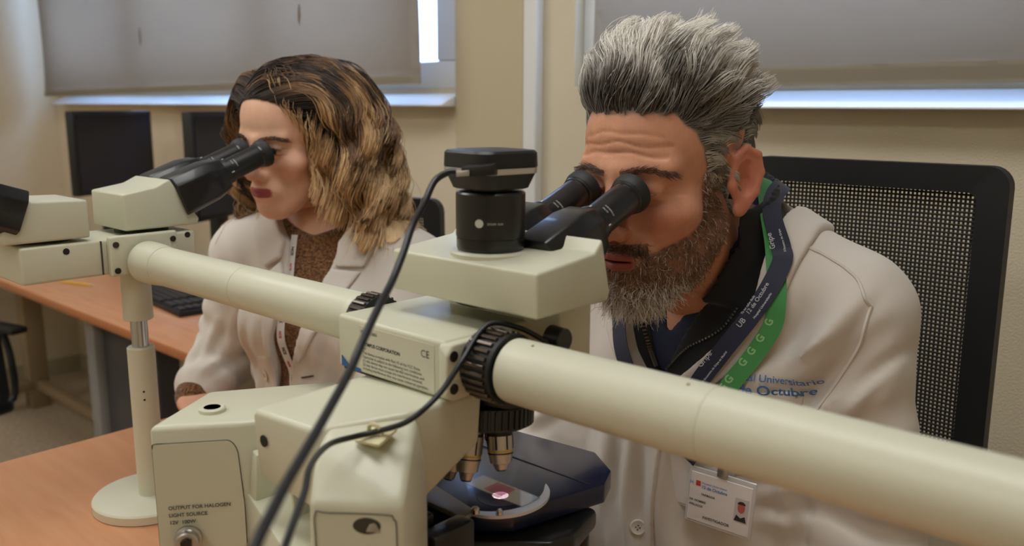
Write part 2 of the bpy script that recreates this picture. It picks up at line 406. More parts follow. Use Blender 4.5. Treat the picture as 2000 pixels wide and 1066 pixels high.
MB().box((-4.0-.02, .99, .085), (-3.955, 1.27, .125), .006).build('stretcher', TAN, d2)

# ------------------------------------------------------------------ things on the far desk
def monitor(name, label, cx, cy, zb, w, h, head, group):
    t = thing(name, label, 'monitor', (cx, cy, .7405), group); n = Vector((math.cos(head), math.sin(head), 0)); r = Vector((-n.y, n.x, 0))*-1
    M = Matrix.Translation((cx, cy, 0)) @ Matrix(((r.x, n.x, 0), (r.y, n.y, 0), (0, 0, 1))).to_4x4()
    MB().box((-w/2, -.022, zb), (w/2, .012, zb+h), .006, 2, M).build('casing', BLACKPL, t)
    MB().box((-w/2+.014, .0125, zb+.018), (w/2-.014, .0135, zb+h-.014), 0, 2, M).build('screen', SCREEN, t, 0)
    MB().box((-.10, -.13, .7405), (.10, .08, .755), .006, 2, M).build('base', BLACKPL, t)
    MB().box((-.03, -.055, .754), (.03, -.02, zb+h*.5), .006, 2, M).build('neck', BLACKPL, t)
    return t
monitor('computer_monitor', 'dark flat monitor standing left of the woman below the window', -3.19, 1.37, .995, .375, .292, rad(23), 'dark monitors on the far desk')
monitor('computer_monitor', 'dark flat monitor half hidden by the face of the woman', -2.50, 1.42, .965, .375, .325, rad(28), 'dark monitors on the far desk')

t = thing('keyboard', 'black keyboard on the far orange desk, behind the upright post', 'keyboard', (-2.42, 1.18, .7405))
KM = Matrix.Translation((-2.42, 1.18, .7405)) @ Matrix.Rotation(rad(-5), 4, 'Z')
MB().box((-.225, -.075, 0), (.225, .075, .016), .004, 2, KM).build('keyboard_case', BLACKPL, t)
kb = MB(); KEY = mat('key_plastic', (36, 36, 40), 0.35)
for r in range(6):
    for c in range(21):
        if c in (14, 18) or (r == 5 and c == 1): continue
        kb.box((-.215+c*.0205, -.066+r*.0225, .0155), (-.215+c*.0205+.017, -.066+r*.0225+.018, .022), 0, 2, KM)
kb.build('key', KEY, t, 0, 'stuff')
t = thing('pencil', 'yellow pencil lying on the far desk below the left eyepiece unit', 'pencil', (-2.86, 1.075, .7405))
PY = mat('yellow_paint', (222, 178, 60), 0.4); PW = mat('pencil_wood', (214, 178, 128), 0.6)
MB().lathe((-2.93, 1.052, .7450), (.149, .05, 0), [(0, .004), (.13, .004)], 6).build('shaft', PY, t, 20)
MB().lathe((-2.93+.1233, 1.052+.0414, .7450), (.149, .05, 0), [(0, .004), (.02, .0008)], 6).build('tip', PW, t, 20)
t = thing('office_machine', 'grey boxy office machine on the far desk, half hidden by eyepieces', 'machine', (-2.17, 1.42, .7405))
MB().hull([(-2.33, 1.29, .7405), (-2.01, 1.29, .7405), (-2.33, 1.55, .7405), (-2.01, 1.55, .7405), (-2.32, 1.31, .96), (-2.03, 1.31, .96), (-2.32, 1.54, .98), (-2.03, 1.54, .98)], .012).build('casing', GREYBOX, t)
MB().box((-2.29, 1.265, .80), (-2.05, 1.2955, .835), .004).build('paper_tray', BLACKPL, t)
MB().box((-2.28, 1.33, .9705), (-2.07, 1.51, .992), .008).build('top_cover', BLACKPL, t)
t = tag(MB().tube(catmull([(-2.56, 1.24, .70), (-2.50, 1.25, .58), (-2.455, 1.25, .49), (-2.53, 1.27, .40), (-2.50, 1.32, .2), (-2.60, 1.40, .03), (-2.8, 1.42, .012)], 6), .006, 8).build('computer_cable', BLACKPL), 'black cable dangling under the far desk beside the dark leg panel', 'cable')
t = tag(MB().tube(catmull([(-2.62, 1.28, .7), (-2.60, 1.29, .52), (-2.54, 1.30, .40), (-2.40, 1.31, .36), (-2.36, 1.33, .2), (-2.42, 1.40, .02), (-2.6, 1.46, .012)], 6), .005, 8).build('computer_cable', BLACKPL), 'thinner black cable under the far desk, behind the other dangling cable', 'cable')
# ------------------------------------------------------------------ the multi-head microscope
CREAM = mat('cream_enamel', (206, 205, 183), 0.34, spec=0.5, bump=[('noise', 700, 0.05, 0.0006)])
CREAMS = mat('cream_enamel_smooth', (208, 207, 186), 0.38, spec=0.4)
BLK = mat('black_lacquer', (20, 20, 22), 0.34, coat=0.2, bump=[('noise', 500, 0.04, 0.0006)])
BLKM = mat('black_matt', (14, 14, 15), 0.5)
STAGEM = mat('anodised_navy', (22, 32, 66), 0.30, coat=0.3)
CHROME = mat('chrome', (205, 205, 208), 0.16, metal=1.0)
STEEL = mat('satin_steel', (190, 188, 186), 0.33, metal=1.0)
SCREWM = mat('dark_screw', (70, 66, 60), 0.35, metal=0.9)
RUBBER = mat('black_rubber', (26, 26, 28), 0.6)
PRINT = mat('dark_print', (62, 62, 60), 0.7); PRINTW = mat('white_print', (210, 210, 205), 0.7)
GROOVE = mat('dark_groove', (66, 62, 52), 0.8)
HOLE = mat('dark_hole', (30, 26, 22), 0.8)
AX, AY = -.537, .572                      # optical axis of the main stand
mic = thing('microscope', 'cream microscope stand with black stage and objectives, nearest the camera', 'microscope', (AX, AY, .7405))

# --- stand: base, column hood, arm, left block
MB().hull([(-.66, .36, .7405), (-.44, .36, .7405), (-.66, .72, .7405), (-.44, .72, .7405), (-.655, .37, .80), (-.445, .37, .80), (-.655, .71, .79), (-.445, .71, .79)], .012).build('base', CREAM, mic)
MB().hull([(-.617, .52, 1.0655), (-.505, .52, 1.0665), (-.505, .435, 1.068), (-.551, .375, 1.058), (-.642, .375, 1.053), (-.617, .465, 1.064),
           (-.617, .516, 1.022), (-.505, .516, 1.018), (-.505, .447, .985), (-.551, .378, .985), (-.642, .378, .99)], .007, 3).build('arm', CREAM, mic)
MB().hull([(-.532, .363, 1.048), (-.500, .432, 1.055), (-.503, .442, 1.0655), (-.545, .385, 1.0585), (-.512, .342, 1.020), (-.457, .386, 1.021), (-.495, .445, 1.02), (-.512, .342, .795), (-.457, .386, .795),
           (-.50, .45, .795), (-.61, .45, .795), (-.565, .375, .795), (-.60, .43, 1.03)], .0055, 3).build('column', CREAM, mic)
lb = MB().hull([(-.745, .330, 1.022), (-.694, .397, 1.022), (-.662, .47, 1.022), (-.655, .524, 1.022), (-.735, .528, 1.022), (-.80, .42, 1.022),
           (-.7498, .3336, .745), (-.6988, .4006, .745), (-.662, .48, .745), (-.655, .53, .745), (-.735, .53, .745), (-.79, .42, .745)], .0055, 3).build('lamp_block', CREAM, mic)
# raised rear panel with its rounded outline, facing the camera
Pn0, Pn1 = Vector((-.745, .330, 0)), Vector((-.694, .397, 0)); pd = (Pn1-Pn0).normalized(); pn = Vector((pd.y, -pd.x, 0)); PL = (Pn1-Pn0).length
def pan(u, z, off=0.0):
    k = (1.022-z)/(1.022-.745)                                    # the face leans in towards its foot
    a = Pn0.lerp(Vector((-.7498, .3336, 0)), k); b = Pn1.lerp(Vector((-.6988, .4006, 0)), k); p = a.lerp(b, u) + pn*off; return Vector((p.x, p.y, z))
loop = [pan(.03, .76), pan(.03, .90), pan(.03, .98), pan(.03, 1.000), pan(.05, 1.005), pan(.2, 1.005), pan(.5, 1.005), pan(.72, 1.005)] + [pan(.80+.12*math.sin(a), .987+.018*math.cos(a)) for a in [i*PI/12 for i in range(7)]] + [pan(.955, .94), pan(.955, .90), pan(.955, .76)]
MB().poly([p-pn*.003 for p in loop], pn*.0045).build('rear_panel', CREAM, lb, 20)
MB().tube(catmull([p+pn*.0003 for p in loop[:-1]], 3), .0006, 6).build('panel_seam', GROOVE, lb)
MB().lathe((-.742, .392, 1.0220), (0, 0, 1), [(0, .0125), (.0032, .0125), (.0042, .0112), (.0042, .0078)], 28).build('socket_ring', CREAMS, lb)
MB().lathe((-.742, .392, 1.0258), (0, 0, 1), [(0, .0079), (.0004, .0079)], 24).build('socket_hole', HOLE, lb)
for k, (s, sz) in enumerate((('OUTPUT FOR HALOGEN', .0050), ('LIGHT SOURCE', .0050), ('12V  100W', .0050))):
    text_on('lettering', s, sz, pan(.15, .9405-k*.0073, .0024), pan(1, .94)-pan(0, .94), (0, 0, 1), PRINT, lb, bold=.0001)
MB().lathe(pan(.34, .911, .0015), pn, [(0, .0125), (.004, .0125), (.005, .0105), (.012, .0105), (.013, .009)], 28).build('output_socket', STEEL, lb)
MB().lathe(pan(.34, .911, .0148), pn, [(0, .0055), (.003, .0055)], 6).build('socket_pin', SCREWM, lb)
# recess between block and column, hole and seam on the arm's rear face
MB().hull([(-.664, .47, 1.020), (-.60, .42, 1.02), (-.60, .52, 1.02), (-.655, .524, 1.02), (-.664, .47, .75), (-.60, .42, .75), (-.60, .52, .75), (-.655, .524, .75)], .002).build('rear_filler', CREAM, mic)
MB().hull([(-.701, .3985, .950), (-.575, .360, .950), (-.56, .43, .950), (-.66, .47, .950), (-.701, .3985, .75), (-.575, .360, .75), (-.56, .43, .75), (-.66, .47, .75)], .003).build('lower_panel', CREAM, mic)
MB().hull([(-.688, .400, .995), (-.674, .396, .995), (-.672, .45, .995), (-.684, .45, .995), (-.694, .398, .948), (-.676, .394, .948), (-.672, .45, .948), (-.684, .45, .948)], .002).build('recess_wall', CREAM, mic)
MB().hull([(-.64, .405, .99), (-.632, .403, .99), (-.632, .43, .99), (-.64, .43, .99), (-.628, .402, .948), (-.620, .400, .948), (-.62, .43, .948), (-.628, .43, .948)], .002).build('recess_rib', CREAM, mic)
MB().lathe((-.625, .3752, 1.0285), (0, -1, 0), [(0, .0052), (.0006, .0052)], 20).build('screw_hole', HOLE, mic)
MB().lathe((-.575, .515, 1.0525), (0, 0, 1), [(0, .001), (.001, .001)], 6)
# latch recess on the column's face
cd0, cd1 = Vector((-.512, .342, 0)), Vector((-.457, .386, 0)); cdv = (cd1-cd0).normalized(); cn = Vector((cdv.y, -cdv.x, 0))
def colp(u, z, off=0): p = cd0.lerp(cd1, u) + cn*off; return Vector((p.x, p.y, z))
MB().poly([colp(.62+.16*math.cos(a)-(.0 if math.cos(a) < 0 else .02), 1.004+.0066*math.sin(a), -.002) for a in [i*2*PI/20 for i in range(20)]], cn*.0025).build('latch_recess', GROOVE, mic, 20)
MB().hull([colp(.60, .999, 0), colp(.76, .999, 0), colp(.60, 1.0, .0016), colp(.76, 1.0, .0016), colp(.70, 1.007, .0006), colp(.64, 1.006, .0006)], .0006).build('latch', STEEL, mic)
MB().tube(catmull([colp(.06, .84, .0006), colp(.06, .98, .0006), colp(.06, 1.012, .0006), colp(.2, 1.0135, .0006), colp(.8, 1.0135, .0006), colp(.9, 1.010, .0006), colp(.93, .99, .0006), colp(.93, .84, .0006)], 4), .0004, 6).build('panel_seam', GROOVE, mic)

# --- beam splitter housing with printed plate
HX0, HX1, HY0, HY1, HZ0, HZ1 = -.652, -.506, .475, .605, 1.0675, 1.1185
hs = MB().box((HX0, HY0, HZ0), (HX1, HY1, HZ1), .004, 3).build('splitter_housing', CREAM, mic)
MB().box((-.610, .578, HZ0+.001), (-.4675, .626, 1.1365), .004, 3).build('front_section', CREAM, hs)
MB().box((HX0+.003, HY0+.004, HZ0-.0024), (HX1-.003, HY1, HZ0+.0006)).build('shadow_gap', GROOVE, hs)
MB().box((HX0+.033, HY0-.0006, HZ0+.004), (HX1-.012, HY0+.0005, HZ1-.0055)).build('rating_plate', mat('label_plate', (206, 203, 184), .4), hs)
lx, ly = HX0+.036, HY0-.0006
rows = [('MX-ADO083', .0042, 1.1065, 0), ('No.', .0036, 1.1015, 0), ('OLYMPUS CORPORATION', .0046, 1.0952, .00012), ('JAPAN', .0026, 1.0915, 0)]
for (s, sz, z, bo) in rows: text_on('lettering', s, sz, (lx, ly, z), (1, 0, 0), (0, 0, 1), PRINT if s[:2] != 'No' else mat('red_print', (150, 100, 86), .7), hs, bold=bo)
text_on('lettering', 'CE', .0092, (HX1-.0285, ly, 1.1005), (1, 0, 0), (0, 0, 1), PRINT, hs)
fine = ['This device complies with Part 15 of the FCC Rules.', 'Operation is subject to the following two conditions:', '(1) this device may not cause harmful interference, and', '(2) this device must accept any interference received,', 'including interference that may cause undesired operation.']
for k, s in enumerate(fine): text_on('small_print', s, .00375, (lx+.002, ly, 1.0872-k*.0037), (1, 0, 0), (0, 0, 1), PRINT, hs)
MB().poly([(HX0+.006, ly-.0002, HZ0+.012), (HX0+.020, ly-.0002, HZ0+.002), (HX0+.006, ly-.0002, HZ0+.002)], (0, .0006, 0)).build('blue_sticker', mat('blue_sticker', (36, 92, 150), .4), hs, 0)
MB().box((HX0+.022, ly-.0003, HZ0+.001), (HX0+.034, ly+.0003, HZ0+.0045)).build('blue_sticker', MATS['blue_sticker'], hs, 0)
TY, TZ = .512, 1.0955                     # axis of the near tube
# right flange, ribbed collar
fl = MB().hull([(HX1-.004, y, z) for y in (TY-.040, TY+.045) for z in (HZ0+.002, HZ1-.002)]+[(HX1+.0095, y, z) for y in (TY-.0435, TY+.04) for z in (HZ0+.010, HZ1-.010)]+[(HX1+.0095, y, z) for y in (TY-.036, TY+.04) for z in (HZ0+.001, HZ1-.001)], .0022, 3).build('flange', CREAMS, hs)
for z in (1.0795, 1.1075): MB().lathe((HX1+.0096, TY-.0355, z), (1, 0, 0), [(0, .0046), (.0008, .0046), (.0009, .0034)], 18).build('screw', HOLE, fl)
def ribbed(name, p0, ax, length, r, nr, m, parent):
    o = MB().lathe(p0, ax, [(0, r*.93), (length, r*.93)], 48).build(name, BLKM, parent)
    axv = Vector(ax).normalized(); a = Vector((0, 0, 1)); c = axv.cross(a); first = None
    for k in range(nr):
        th = 2*PI*k/nr; rd = a*math.cos(th)+c*math.sin(th); tg = axv.cross(rd); w = PI*r/nr*.62; p = Vector(p0)
        pts = [p+axv*s+rd*q+tg*u for s in (length*.08, length*.92) for (q, u) in ((r*.92, -w), (r*.92, w), (r*1.0, -w*.7), (r*1.0, w*.7))]
        MB().hull(pts, .0004, 1).build('rib', m, o)
    return o
RIB = mat('bronze_black', (92, 82, 74), 0.28, metal=0.8)
ribbed('collar_ring', (HX1+.010, TY, TZ), (1, 0, 0), .030, .0315, 28, RIB, hs)
MB().lathe((HX1+.039, TY, TZ), (1, 0, 0), [(0, .0300), (.004, .0300)], 48).build('collar_gasket', BLKM, hs)
# left collar
LY, LZ = .525, 1.100
ribbed('collar_ring', (HX0+.002, LY, LZ), (-1, 0, 0), .022, .029, 28, RIB, hs)
# knob on the front section
kb = MB().lathe((-.4675, .562, 1.113), (1, 0, 0), [(0, .006), (.004, .006), (.004, .0115), (.019, .0105), (.020, .0095)], 24).build('filter_knob', BLK, hs)
MB().lathe((-.62, .607, 1.10), (0, 1, 0), [(0, .03), (.006, .03)], 30).build('mount_ring', BLKM, hs)

# --- nosepiece and objectives
NT = Matrix.Rotation(rad(8), 4, 'X')
MB().lathe((AX, AY, 1.0675), (0, 0, -1), [(0, .045), (.026, .043), (.030, .03)], 40).build('nosepiece_mount', BLK, mic)
NP = Vector((AX-.006, AY-.010, 1.040))
nose = MB().lathe(NP, (.06, -.12, -1), [(0, .040), (.003, .0455), (.022, .0455), (.025, .040)], 48).build('nosepiece', BLK, mic)
nax = Vector((.06, -.12, -1)).normalized(); na = Vector((0, 1, 0)); na = (na-nax*na.dot(nax)).normalized(); nc = nax.cross(na)
for k in range(44):
    th = 2*PI*k/44; rd = na*math.cos(th)+nc*math.sin(th); tg = nax.cross(rd); p = NP
    MB().hull([p+nax*s+rd*q+tg*u for s in (.004, .021) for (q, u) in ((.0445, -.0019), (.0445, .0019), (.0469, -.001), (.0469, .001))]).build('grip_rib', BLK, nose, 0)
RED = mat('red_ring', (170, 40, 44), .5); YEL = mat('yellow_ring', (214, 180, 60), .5); OBJB = mat('objective_steel', (206, 202, 196), 0.32, metal=0.75)
def objective(ang, L, ring, white=False):
    th = rad(ang); rd = na*math.cos(th)+nc*math.sin(th); p = NP + nax*.024 + rd*.024; ax = (nax*1.0+rd*.14).normalized()
    o = MB().lathe(p, ax, [(0, .0118), (L*.62, .0118), (L*.66, .0110), (L*.84, .0100), (L*.86, .0075), (L, .0055)], 28).build('objective', OBJB, mic)
    for (t, w, mm, rr) in ((.10, .0030, BLKM, .0120), (.52, .0016, ring, .01195), (.585, .0012, BLKM, .01195)):
        MB().lathe(p+ax*(L*t), ax, [(0, rr), (w, rr)], 28).build('ring', mm, o)
    MB().lathe(p+ax*L, ax, [(0, .0055), (.0015, .0045)], 16).build('front_lens', mat('lens_glass', (60, 70, 100), .05, coat=1.0), o)
    for k in range(7):
        a2 = (na if abs(na.dot(ax)) < .9 else nc); a2 = (a2-ax*a2.dot(ax)).normalized(); c2 = ax.cross(a2); t2 = 2*PI*k/7
        q = p+ax*(L*.17)+(a2*math.cos(t2)+c2*math.sin(t2))*.0114; MB().tube([q, q+ax*(L*.33)], .0011, 5).build('knurl_line', BLKM, o)
for ang, L, ring in ((226, .055, YEL), (288, .044, RED), (345, .034, RED), (100, .038, YEL), (165, .048, YEL)): objective(ang, L, ring)

# --- stage
SZ = .937
st = MB().hull([(-.66, .715, SZ), (-.535, .728, SZ), (-.493, .700, SZ), (-.478, .668, SZ), (-.505, .560, SZ), (-.58, .50, SZ), (-.66, .53, SZ),
           (-.66, .715, SZ-.021), (-.535, .728, SZ-.021), (-.493, .700, SZ-.021), (-.478, .668, SZ-.021), (-.505, .560, SZ-.021), (-.58, .50, SZ-.021), (-.66, .53, SZ-.021)], .0022, 2).build('stage', STAGEM, mic)
MB().box((-.6585, .655, SZ-.0002), (-.487, .6565, SZ+.0005)).build('stage_groove', BLKM, st)
MB().hull([(-.60, .46, SZ-.024), (-.468, .575, SZ-.024), (-.462, .60, SZ-.024), (-.48, .66, SZ-.024), (-.60, .66, SZ-.024),
           (-.60, .46, SZ-.045), (-.468, .575, SZ-.045), (-.462, .60, SZ-.045), (-.48, .66, SZ-.045), (-.60, .66, SZ-.045)], .006, 3).build('stage_carriage', BLK, st)
MB().lathe((AX, AY+.005, SZ-.0005), (0, 0, 1), [(0, .024), (.0009, .024)], 36).build('stage_opening', BLKM, st)
MB().lathe((AX, AY+.005, SZ-.002), (0, 0, 1), [(0, .010), (.0024, .008)], 28).build('condenser_lens', mat('lit_condenser', (255, 214, 214), .3, emit=2.5), st)
# curved specimen holder
arc = MB(); cx0, cy0 = AX+.004, AY+.003
def ring_pt(a, k, z): return (cx0+.044*k*math.cos(a), cy0+.050*k*math.sin(a), z)
for i in range(24):
    a0, a1 = rad(-100+i*7), rad(-100+(i+1)*7+.3); w0, w1 = [1-.24*math.sin(PI*min(1, max(.08, (i+q)/24)))**.6 for q in (0, 1)]
    arc.hull([ring_pt(a, k, z) for (a, ks) in ((a0, (w0, 1)), (a1, (w1, 1))) for k in ks for z in (SZ+.0012, SZ+.0042)])
arc.build('specimen_holder', mat('satin_aluminium', (226, 230, 238), .38, metal=.25), st, 20)
MB().hull([(AX-.055, AY-.06, SZ+.001), (AX+.015, AY-.06, SZ+.001), (AX-.055, AY-.03, SZ+.001), (AX+.012, AY-.042, SZ+.001), (AX-.055, AY-.06, SZ+.006), (AX+.015, AY-.06, SZ+.006), (AX-.055, AY-.03, SZ+.006), (AX+.012, AY-.042, SZ+.006)], .001).build('holder_base', MGREY, st)
MB().lathe((AX+.016, AY-.046, SZ+.006), (0, 0, 1), [(0, .0042), (.004, .0042), (.0055, .0028)], 18).build('holder_screw', CHROME, st)
MB().lathe((AX+.032, AY-.030, SZ+.001), (0, 0, 1), [(0, .0032), (.006, .0032), (.008, .0016)], 16).build('holder_screw', CHROME, st)
# substage bracket, condenser, focus and stage knobs
MB().hull([(-.59, .44, .90), (-.50, .44, .90), (-.59, .56, .885), (-.50, .56, .885), (-.59, .44, .82), (-.50, .44, .82), (-.575, .60, .86), (-.51, .60, .86)], .006).build('stage_bracket', BLK, mic)
MB().box((-.515, .452, .895), (-.495, .50, .955), .003).build('stage_guide', BLK, mic)
MB().box((-.585, .455, .905), (-.52, .475, .962), .003).build('stage_guide', BLK, mic)
MB().lathe((AX, AY+.005, .80), (0, 0, 1), [(0, .03), (.02, .03), (.022, .026), (.075, .026), (.08, .03), (.112, .03)], 32).build('condenser', BLK, mic)
for sx, xx in ((1, -.455), (-1, -.66)):
    kn = MB().lathe((xx, .45, .835), (sx, 0, 0), [(0, .03), (.016, .03), (.017, .02), (.033, .02)], 32).build('focus_knob', BLK, mic)
MB().lathe((-.49, .645, .891), (0, 0, -1), [(0, .009), (.03, .009), (.03, .013), (.055, .013)], 24).build('stage_knob', BLK, mic)

# --- viewing heads (box + binocular barrels)
def barrel_set(parent, cxx, y0, z0, sgn, L, sep, elev, rimr=.0215):
    e = rad(elev); d = Vector((0, sgn*math.cos(e), math.sin(e))); up = Vector((0, -sgn*math.sin(e), math.cos(e))); xv = Vector((1, 0, 0))
    pr = MB()
    for s in (-1, 1):
        c = Vector((cxx+s*sep/2, y0, z0)); pts = []
        for (t, w, h) in ((-.012, .027, .030), (.045, .0265, .0285), (.068, .0235, .024)):
            for (u, v) in ((-w, -h*.7), (-w, h*.55), (-w*.65, h), (w*.65, h), (w, h*.55), (w, -h*.7), (w*.6, -h), (-w*.6, -h)): pts.append(c+d*t+xv*u+up*v)
        body = MB().hull(pts, .002, 2).build('barrel', BLK, parent)
        bp = c+d*.066
        MB().lathe(bp, d, [(0, .0205), (.010, .0205), (.011, .0185), (.016, .0185)], 36).build('focus_ring', BLK, body)
        for k in range(12):
            th = 2*PI*k/12; rd = up*math.cos(th)+xv*math.sin(th); tg = d.cross(rd)
            MB().hull([bp+d*s2+rd*q+tg*u for s2 in (.0105, .0155) for (q, u) in ((.018, -.0009), (.018, .0009), (.0191, -.0006), (.0191, .0006))]).build('scale_mark', PRINTW if k % 3 == 0 else BLKM, body, 0)
        ep = MB().lathe(bp+d*.015, d, [(0, .0172), (L-.096, .0172), (L-.095, .0186), (L-.090, .0192)], 36).build('eyepiece', BLK, parent)
        MB().lathe(bp+d*(L-.077), d, [(0, .0192), (.003, .0205), (.006, rimr), (.012, rimr), (.014, rimr-.002), (.011, rimr-.005), (.008, .012)], 40, True).build('eyecup', RUBBER, ep)
        MB().lathe(bp+d*(L-.070), d, [(0, .0125), (.0015, .011)], 24).build('eye_lens', MATS['lens_glass'], ep)
        for k, (tx, sz) in enumerate((('WIDEFIELD', .0028), ('10x/22', .0028))):
            def bend(u, v, bp=bp, k=k):
                rr = .01745; th = (u-.006)/rr + rad(140 if sgn > 0 else 40); q = bp+d*(.024-k*.0045+v if True else 0)
                return q + (xv*math.cos(-th)+up*math.sin(-th))*rr*-1
            text_on('lettering', tx, sz, (0, 0, 0), (1, 0, 0), (0, 1, 0), PRINTW, ep, bend=bend)
    MB().hull([Vector((cxx, y0, z0))+d*t+xv*u+up*v for t in (-.01, .04) for u in (-.02, .02) for v in (-.022, .016)], .003).build('bridge', BLK, parent)
def head(name, parent, x0, x1, yr, yf, z0, zt_r, zt_p, zr, sgn, plateau=.62, ridge=.78):
    L = yf-yr
    return MB().hull([(x, yr, z) for x in (x0, x1) for z in (z0, zt_r)] + [(x, yf, z0+.004) for x in (x0, x1)] + [(x, yr+L*ridge, zr) for x in (x0+.002, x1-.002)], .0028, 3).build(name, CREAM, parent) if False else head2(name, parent, x0, x1, yr, yf, z0, zt_r, zt_p, zr, plateau, ridge)
def head2(name, parent, x0, x1, yr, yf, z0, zt_r, zt_p, zr, plateau, ridge):
    L = yf-yr; prof = [(yr, z0), (yr, zt_r), (yr+L*plateau, zt_p), (yr+L*ridge, zr), (yf, z0+.008), (yf-L*.03, z0)]
    b = bmesh.new(); A = [b.verts.new((x0, y, z)) for y, z in prof]; Bv = [b.verts.new((x1, y, z)) for y, z in prof]; n = len(prof)
    b.faces.new(A); b.faces.new(list(reversed(Bv)))
    for i in range(n): b.faces.new((A[i], Bv[i], Bv[(i+1) % n], A[(i+1) % n]))
    bmesh.ops.recalc_face_normals(b, faces=b.faces)
    bmesh.ops.bevel(b, geom=[e for e in b.edges if e.calc_face_angle(0) > rad(12)], offset=.0028, segments=3, profile=.5, affect='EDGES', clamp_overlap=True)
    m = MB(); m.merge(b); return m.build(name, CREAM, parent)
th_ = head('trinocular_head', mic, -.624, -.4445, .520, .622, 1.139, 1.1775, 1.1850, 1.1965, 1, .76, .87)
MB().lathe((AX, AY, 1.134), (0, 0, 1), [(0, .040), (.008, .040)], 40).build('head_mount', BLKM, th_)
barrel_set(th_, AX, .604, 1.168, 1, .148, .062, 22)

# ------------------------------------------------------------------ camera on the trinocular port
AY = AY-.012
MB().lathe((AX+.003, AY, 1.176), (0, 0, 1), [(0, .0365), (.0055, .0365), (.0075, .0345)], 44).build('camera_port', CREAMS, th_)
cm = thing('microscope_camera', 'black camera with a silver band on top of the nearest microscope', 'camera', (AX, AY, 1.183))
MB().lathe((AX+.003, AY, 1.1842), (0, 0, 1), [(0, .0300), (.002, .0308), (.0105, .0308), (.0108, .0303), (.0115, .0303), (.0118, .0312), (.050, .0312), (.0515, .0300), (.0525, .024), (.0525, .018), (.0545, .018)], 56).build('adapter', BLK, cm)
CB = mat('camera_black', (26, 26, 28), .45)
def rsq(z, h, rr, cx=AX+.002, cy=AY+.001, n=8, rot=rad(-9)):
    out = []
    for (sx, sy, a0) in ((1, 1, 0), (-1, 1, PI/2), (-1, -1, PI), (1, -1, 3*PI/2)):
        for k in range(n+1):
            a = a0+k*PI/2/n; x = sx*(h-rr)+rr*math.cos(a); y = sy*(h-rr)+rr*math.sin(a)
            x, y = x*(1+.10*(1-(y/h)**2)), y*(1+.10*(1-(x/h)**2))
            out.append((cx+x*math.cos(rot)-y*math.sin(rot), cy+x*math.sin(rot)+y*math.cos(rot), z))
    return out
def loft(rings, m=None):
    b = bmesh.new(); R = [[b.verts.new(p) for p in r] for r in rings]; n = len(R[0])
    for k in range(len(R)-1):
        for i in range(n): b.faces.new((R[k][i], R[k][(i+1) % n], R[k+1][(i+1) % n], R[k+1][i]))
    b.faces.new(list(reversed(R[0]))); b.faces.new(R[-1]); bmesh.ops.recalc_face_normals(b, faces=b.faces); mm = MB(); mm.merge(b); return mm
loft([rsq(1.2385, .0255, .012), rsq(1.2392, .0268, .012), rsq(1.2520, .0312, .012)]).build('lower_shell', CB, cm)
loft([rsq(1.2521, .0316, .012), rsq(1.2524, .0322, .012), rsq(1.2572, .0324, .012), rsq(1.2576, .0318, .012)]).build('silver_band', mat('brushed_silver', (214, 210, 204), .34, metal=.7), cm)
loft([rsq(1.2577, .0318, .012), rsq(1.2582, .0326, .012), rsq(1.2700, .0322, .012), rsq(1.2722, .0306, .012), rsq(1.2729, .025, .010), rsq(1.2732, .014, .007)]).build('upper_shell', CB, cm)
lgp = Vector((AX+.003, AY, 0)); la = Vector((.42, -.9, 0)).normalized()
MB().lathe(lgp+la*.0311+Vector((0, 0, 1.210)), la, [(0, .0038), (.0004, .0038)], 18).build('emblem', PRINTW, cm)
def bendc(u, v):
    th = math.atan2(la.y, la.x)+(u+.007)/.0313; return Vector((lgp.x+.0314*math.cos(th), lgp.y+.0314*math.sin(th), 1.2088+v))
text_on('lettering', 'ZOOM  0.5X', .0026, (0, 0, 0), (1, 0, 0), (0, 1, 0), PRINTW, cm, bend=bendc)

# ------------------------------------------------------------------ discussion bridge (left tube, two more viewing heads, post)
br = thing('discussion_bridge', 'cream side bridge of the microscope: left tube, two viewing units and post', 'microscope', (-1.18, .522, .7405))
tb = MB().lathe((-.6732, LY, LZ), (-1, 0, 0), [(0, .0250), (.001, .0262), (.008, .0262), (.0085, .0256), (.009, .0258), (.220, .0258), (.2204, .0253), (.2212, .0253), (.2216, .0258), (.418, .0258), (.4184, .0253), (.4192, .0253), (.4196, .0262), (.440, .0280), (.462, .0285), (.470, .0285)], 64).build('tube', CREAMS, br)
hb = MB().box((-1.260, .372, 1.086), (-1.160, .604, 1.134), .004, 3).build('bridge_housing', CREAM, br)
MB().box((-1.258, .470, 1.088), (-1.1575, .4715, 1.1325)).build('housing_seam', GROOVE, hb)
fp = MB().box((-1.1605, .478, 1.084), (-1.1495, .572, 1.138), .003, 3).build('flange_plate', CREAM, hb)
for (y, z) in ((.486, 1.127), (.486, 1.092), (.565, 1.127), (.565, 1.092)): MB().lathe((-1.1496, y, z), (1, 0, 0), [(0, .0042), (.0012, .0042), (.0016, .0036)], 18).build('screw', SCREWM, fp)
for (y, z) in ((.427, 1.124), (.592, 1.1285)): MB().lathe((-1.1602, y, z), (1, 0, 0), [(0, .0042), (.0006, .0042)], 18).build('screw_hole', HOLE, hb)
for y in (.545, .575): MB().lathe((-1.262, y-.02, 1.142), (-.3, 0, 1), [(0, .007), (.016, .007)], 18).build('clamp_knob', BLK, hb)
h1 = head('binocular_head', br, -1.262, -1.160, .505, .612, 1.142, 1.1915, 1.1985, 1.2085, 1, .42, .62)
MB().lathe((-1.211, .55, 1.132), (0, 0, 1), [(0, .036), (.012, .036)], 36).build('head_mount', BLKM, h1)
barrel_set(h1, -1.211, .596, 1.185, 1, .149, .062, 21)
h2 = head2('binocular_head', br, -1.262, -1.160, .459, .352, 1.139, 1.188, 1.190, 1.199, .62, .80)
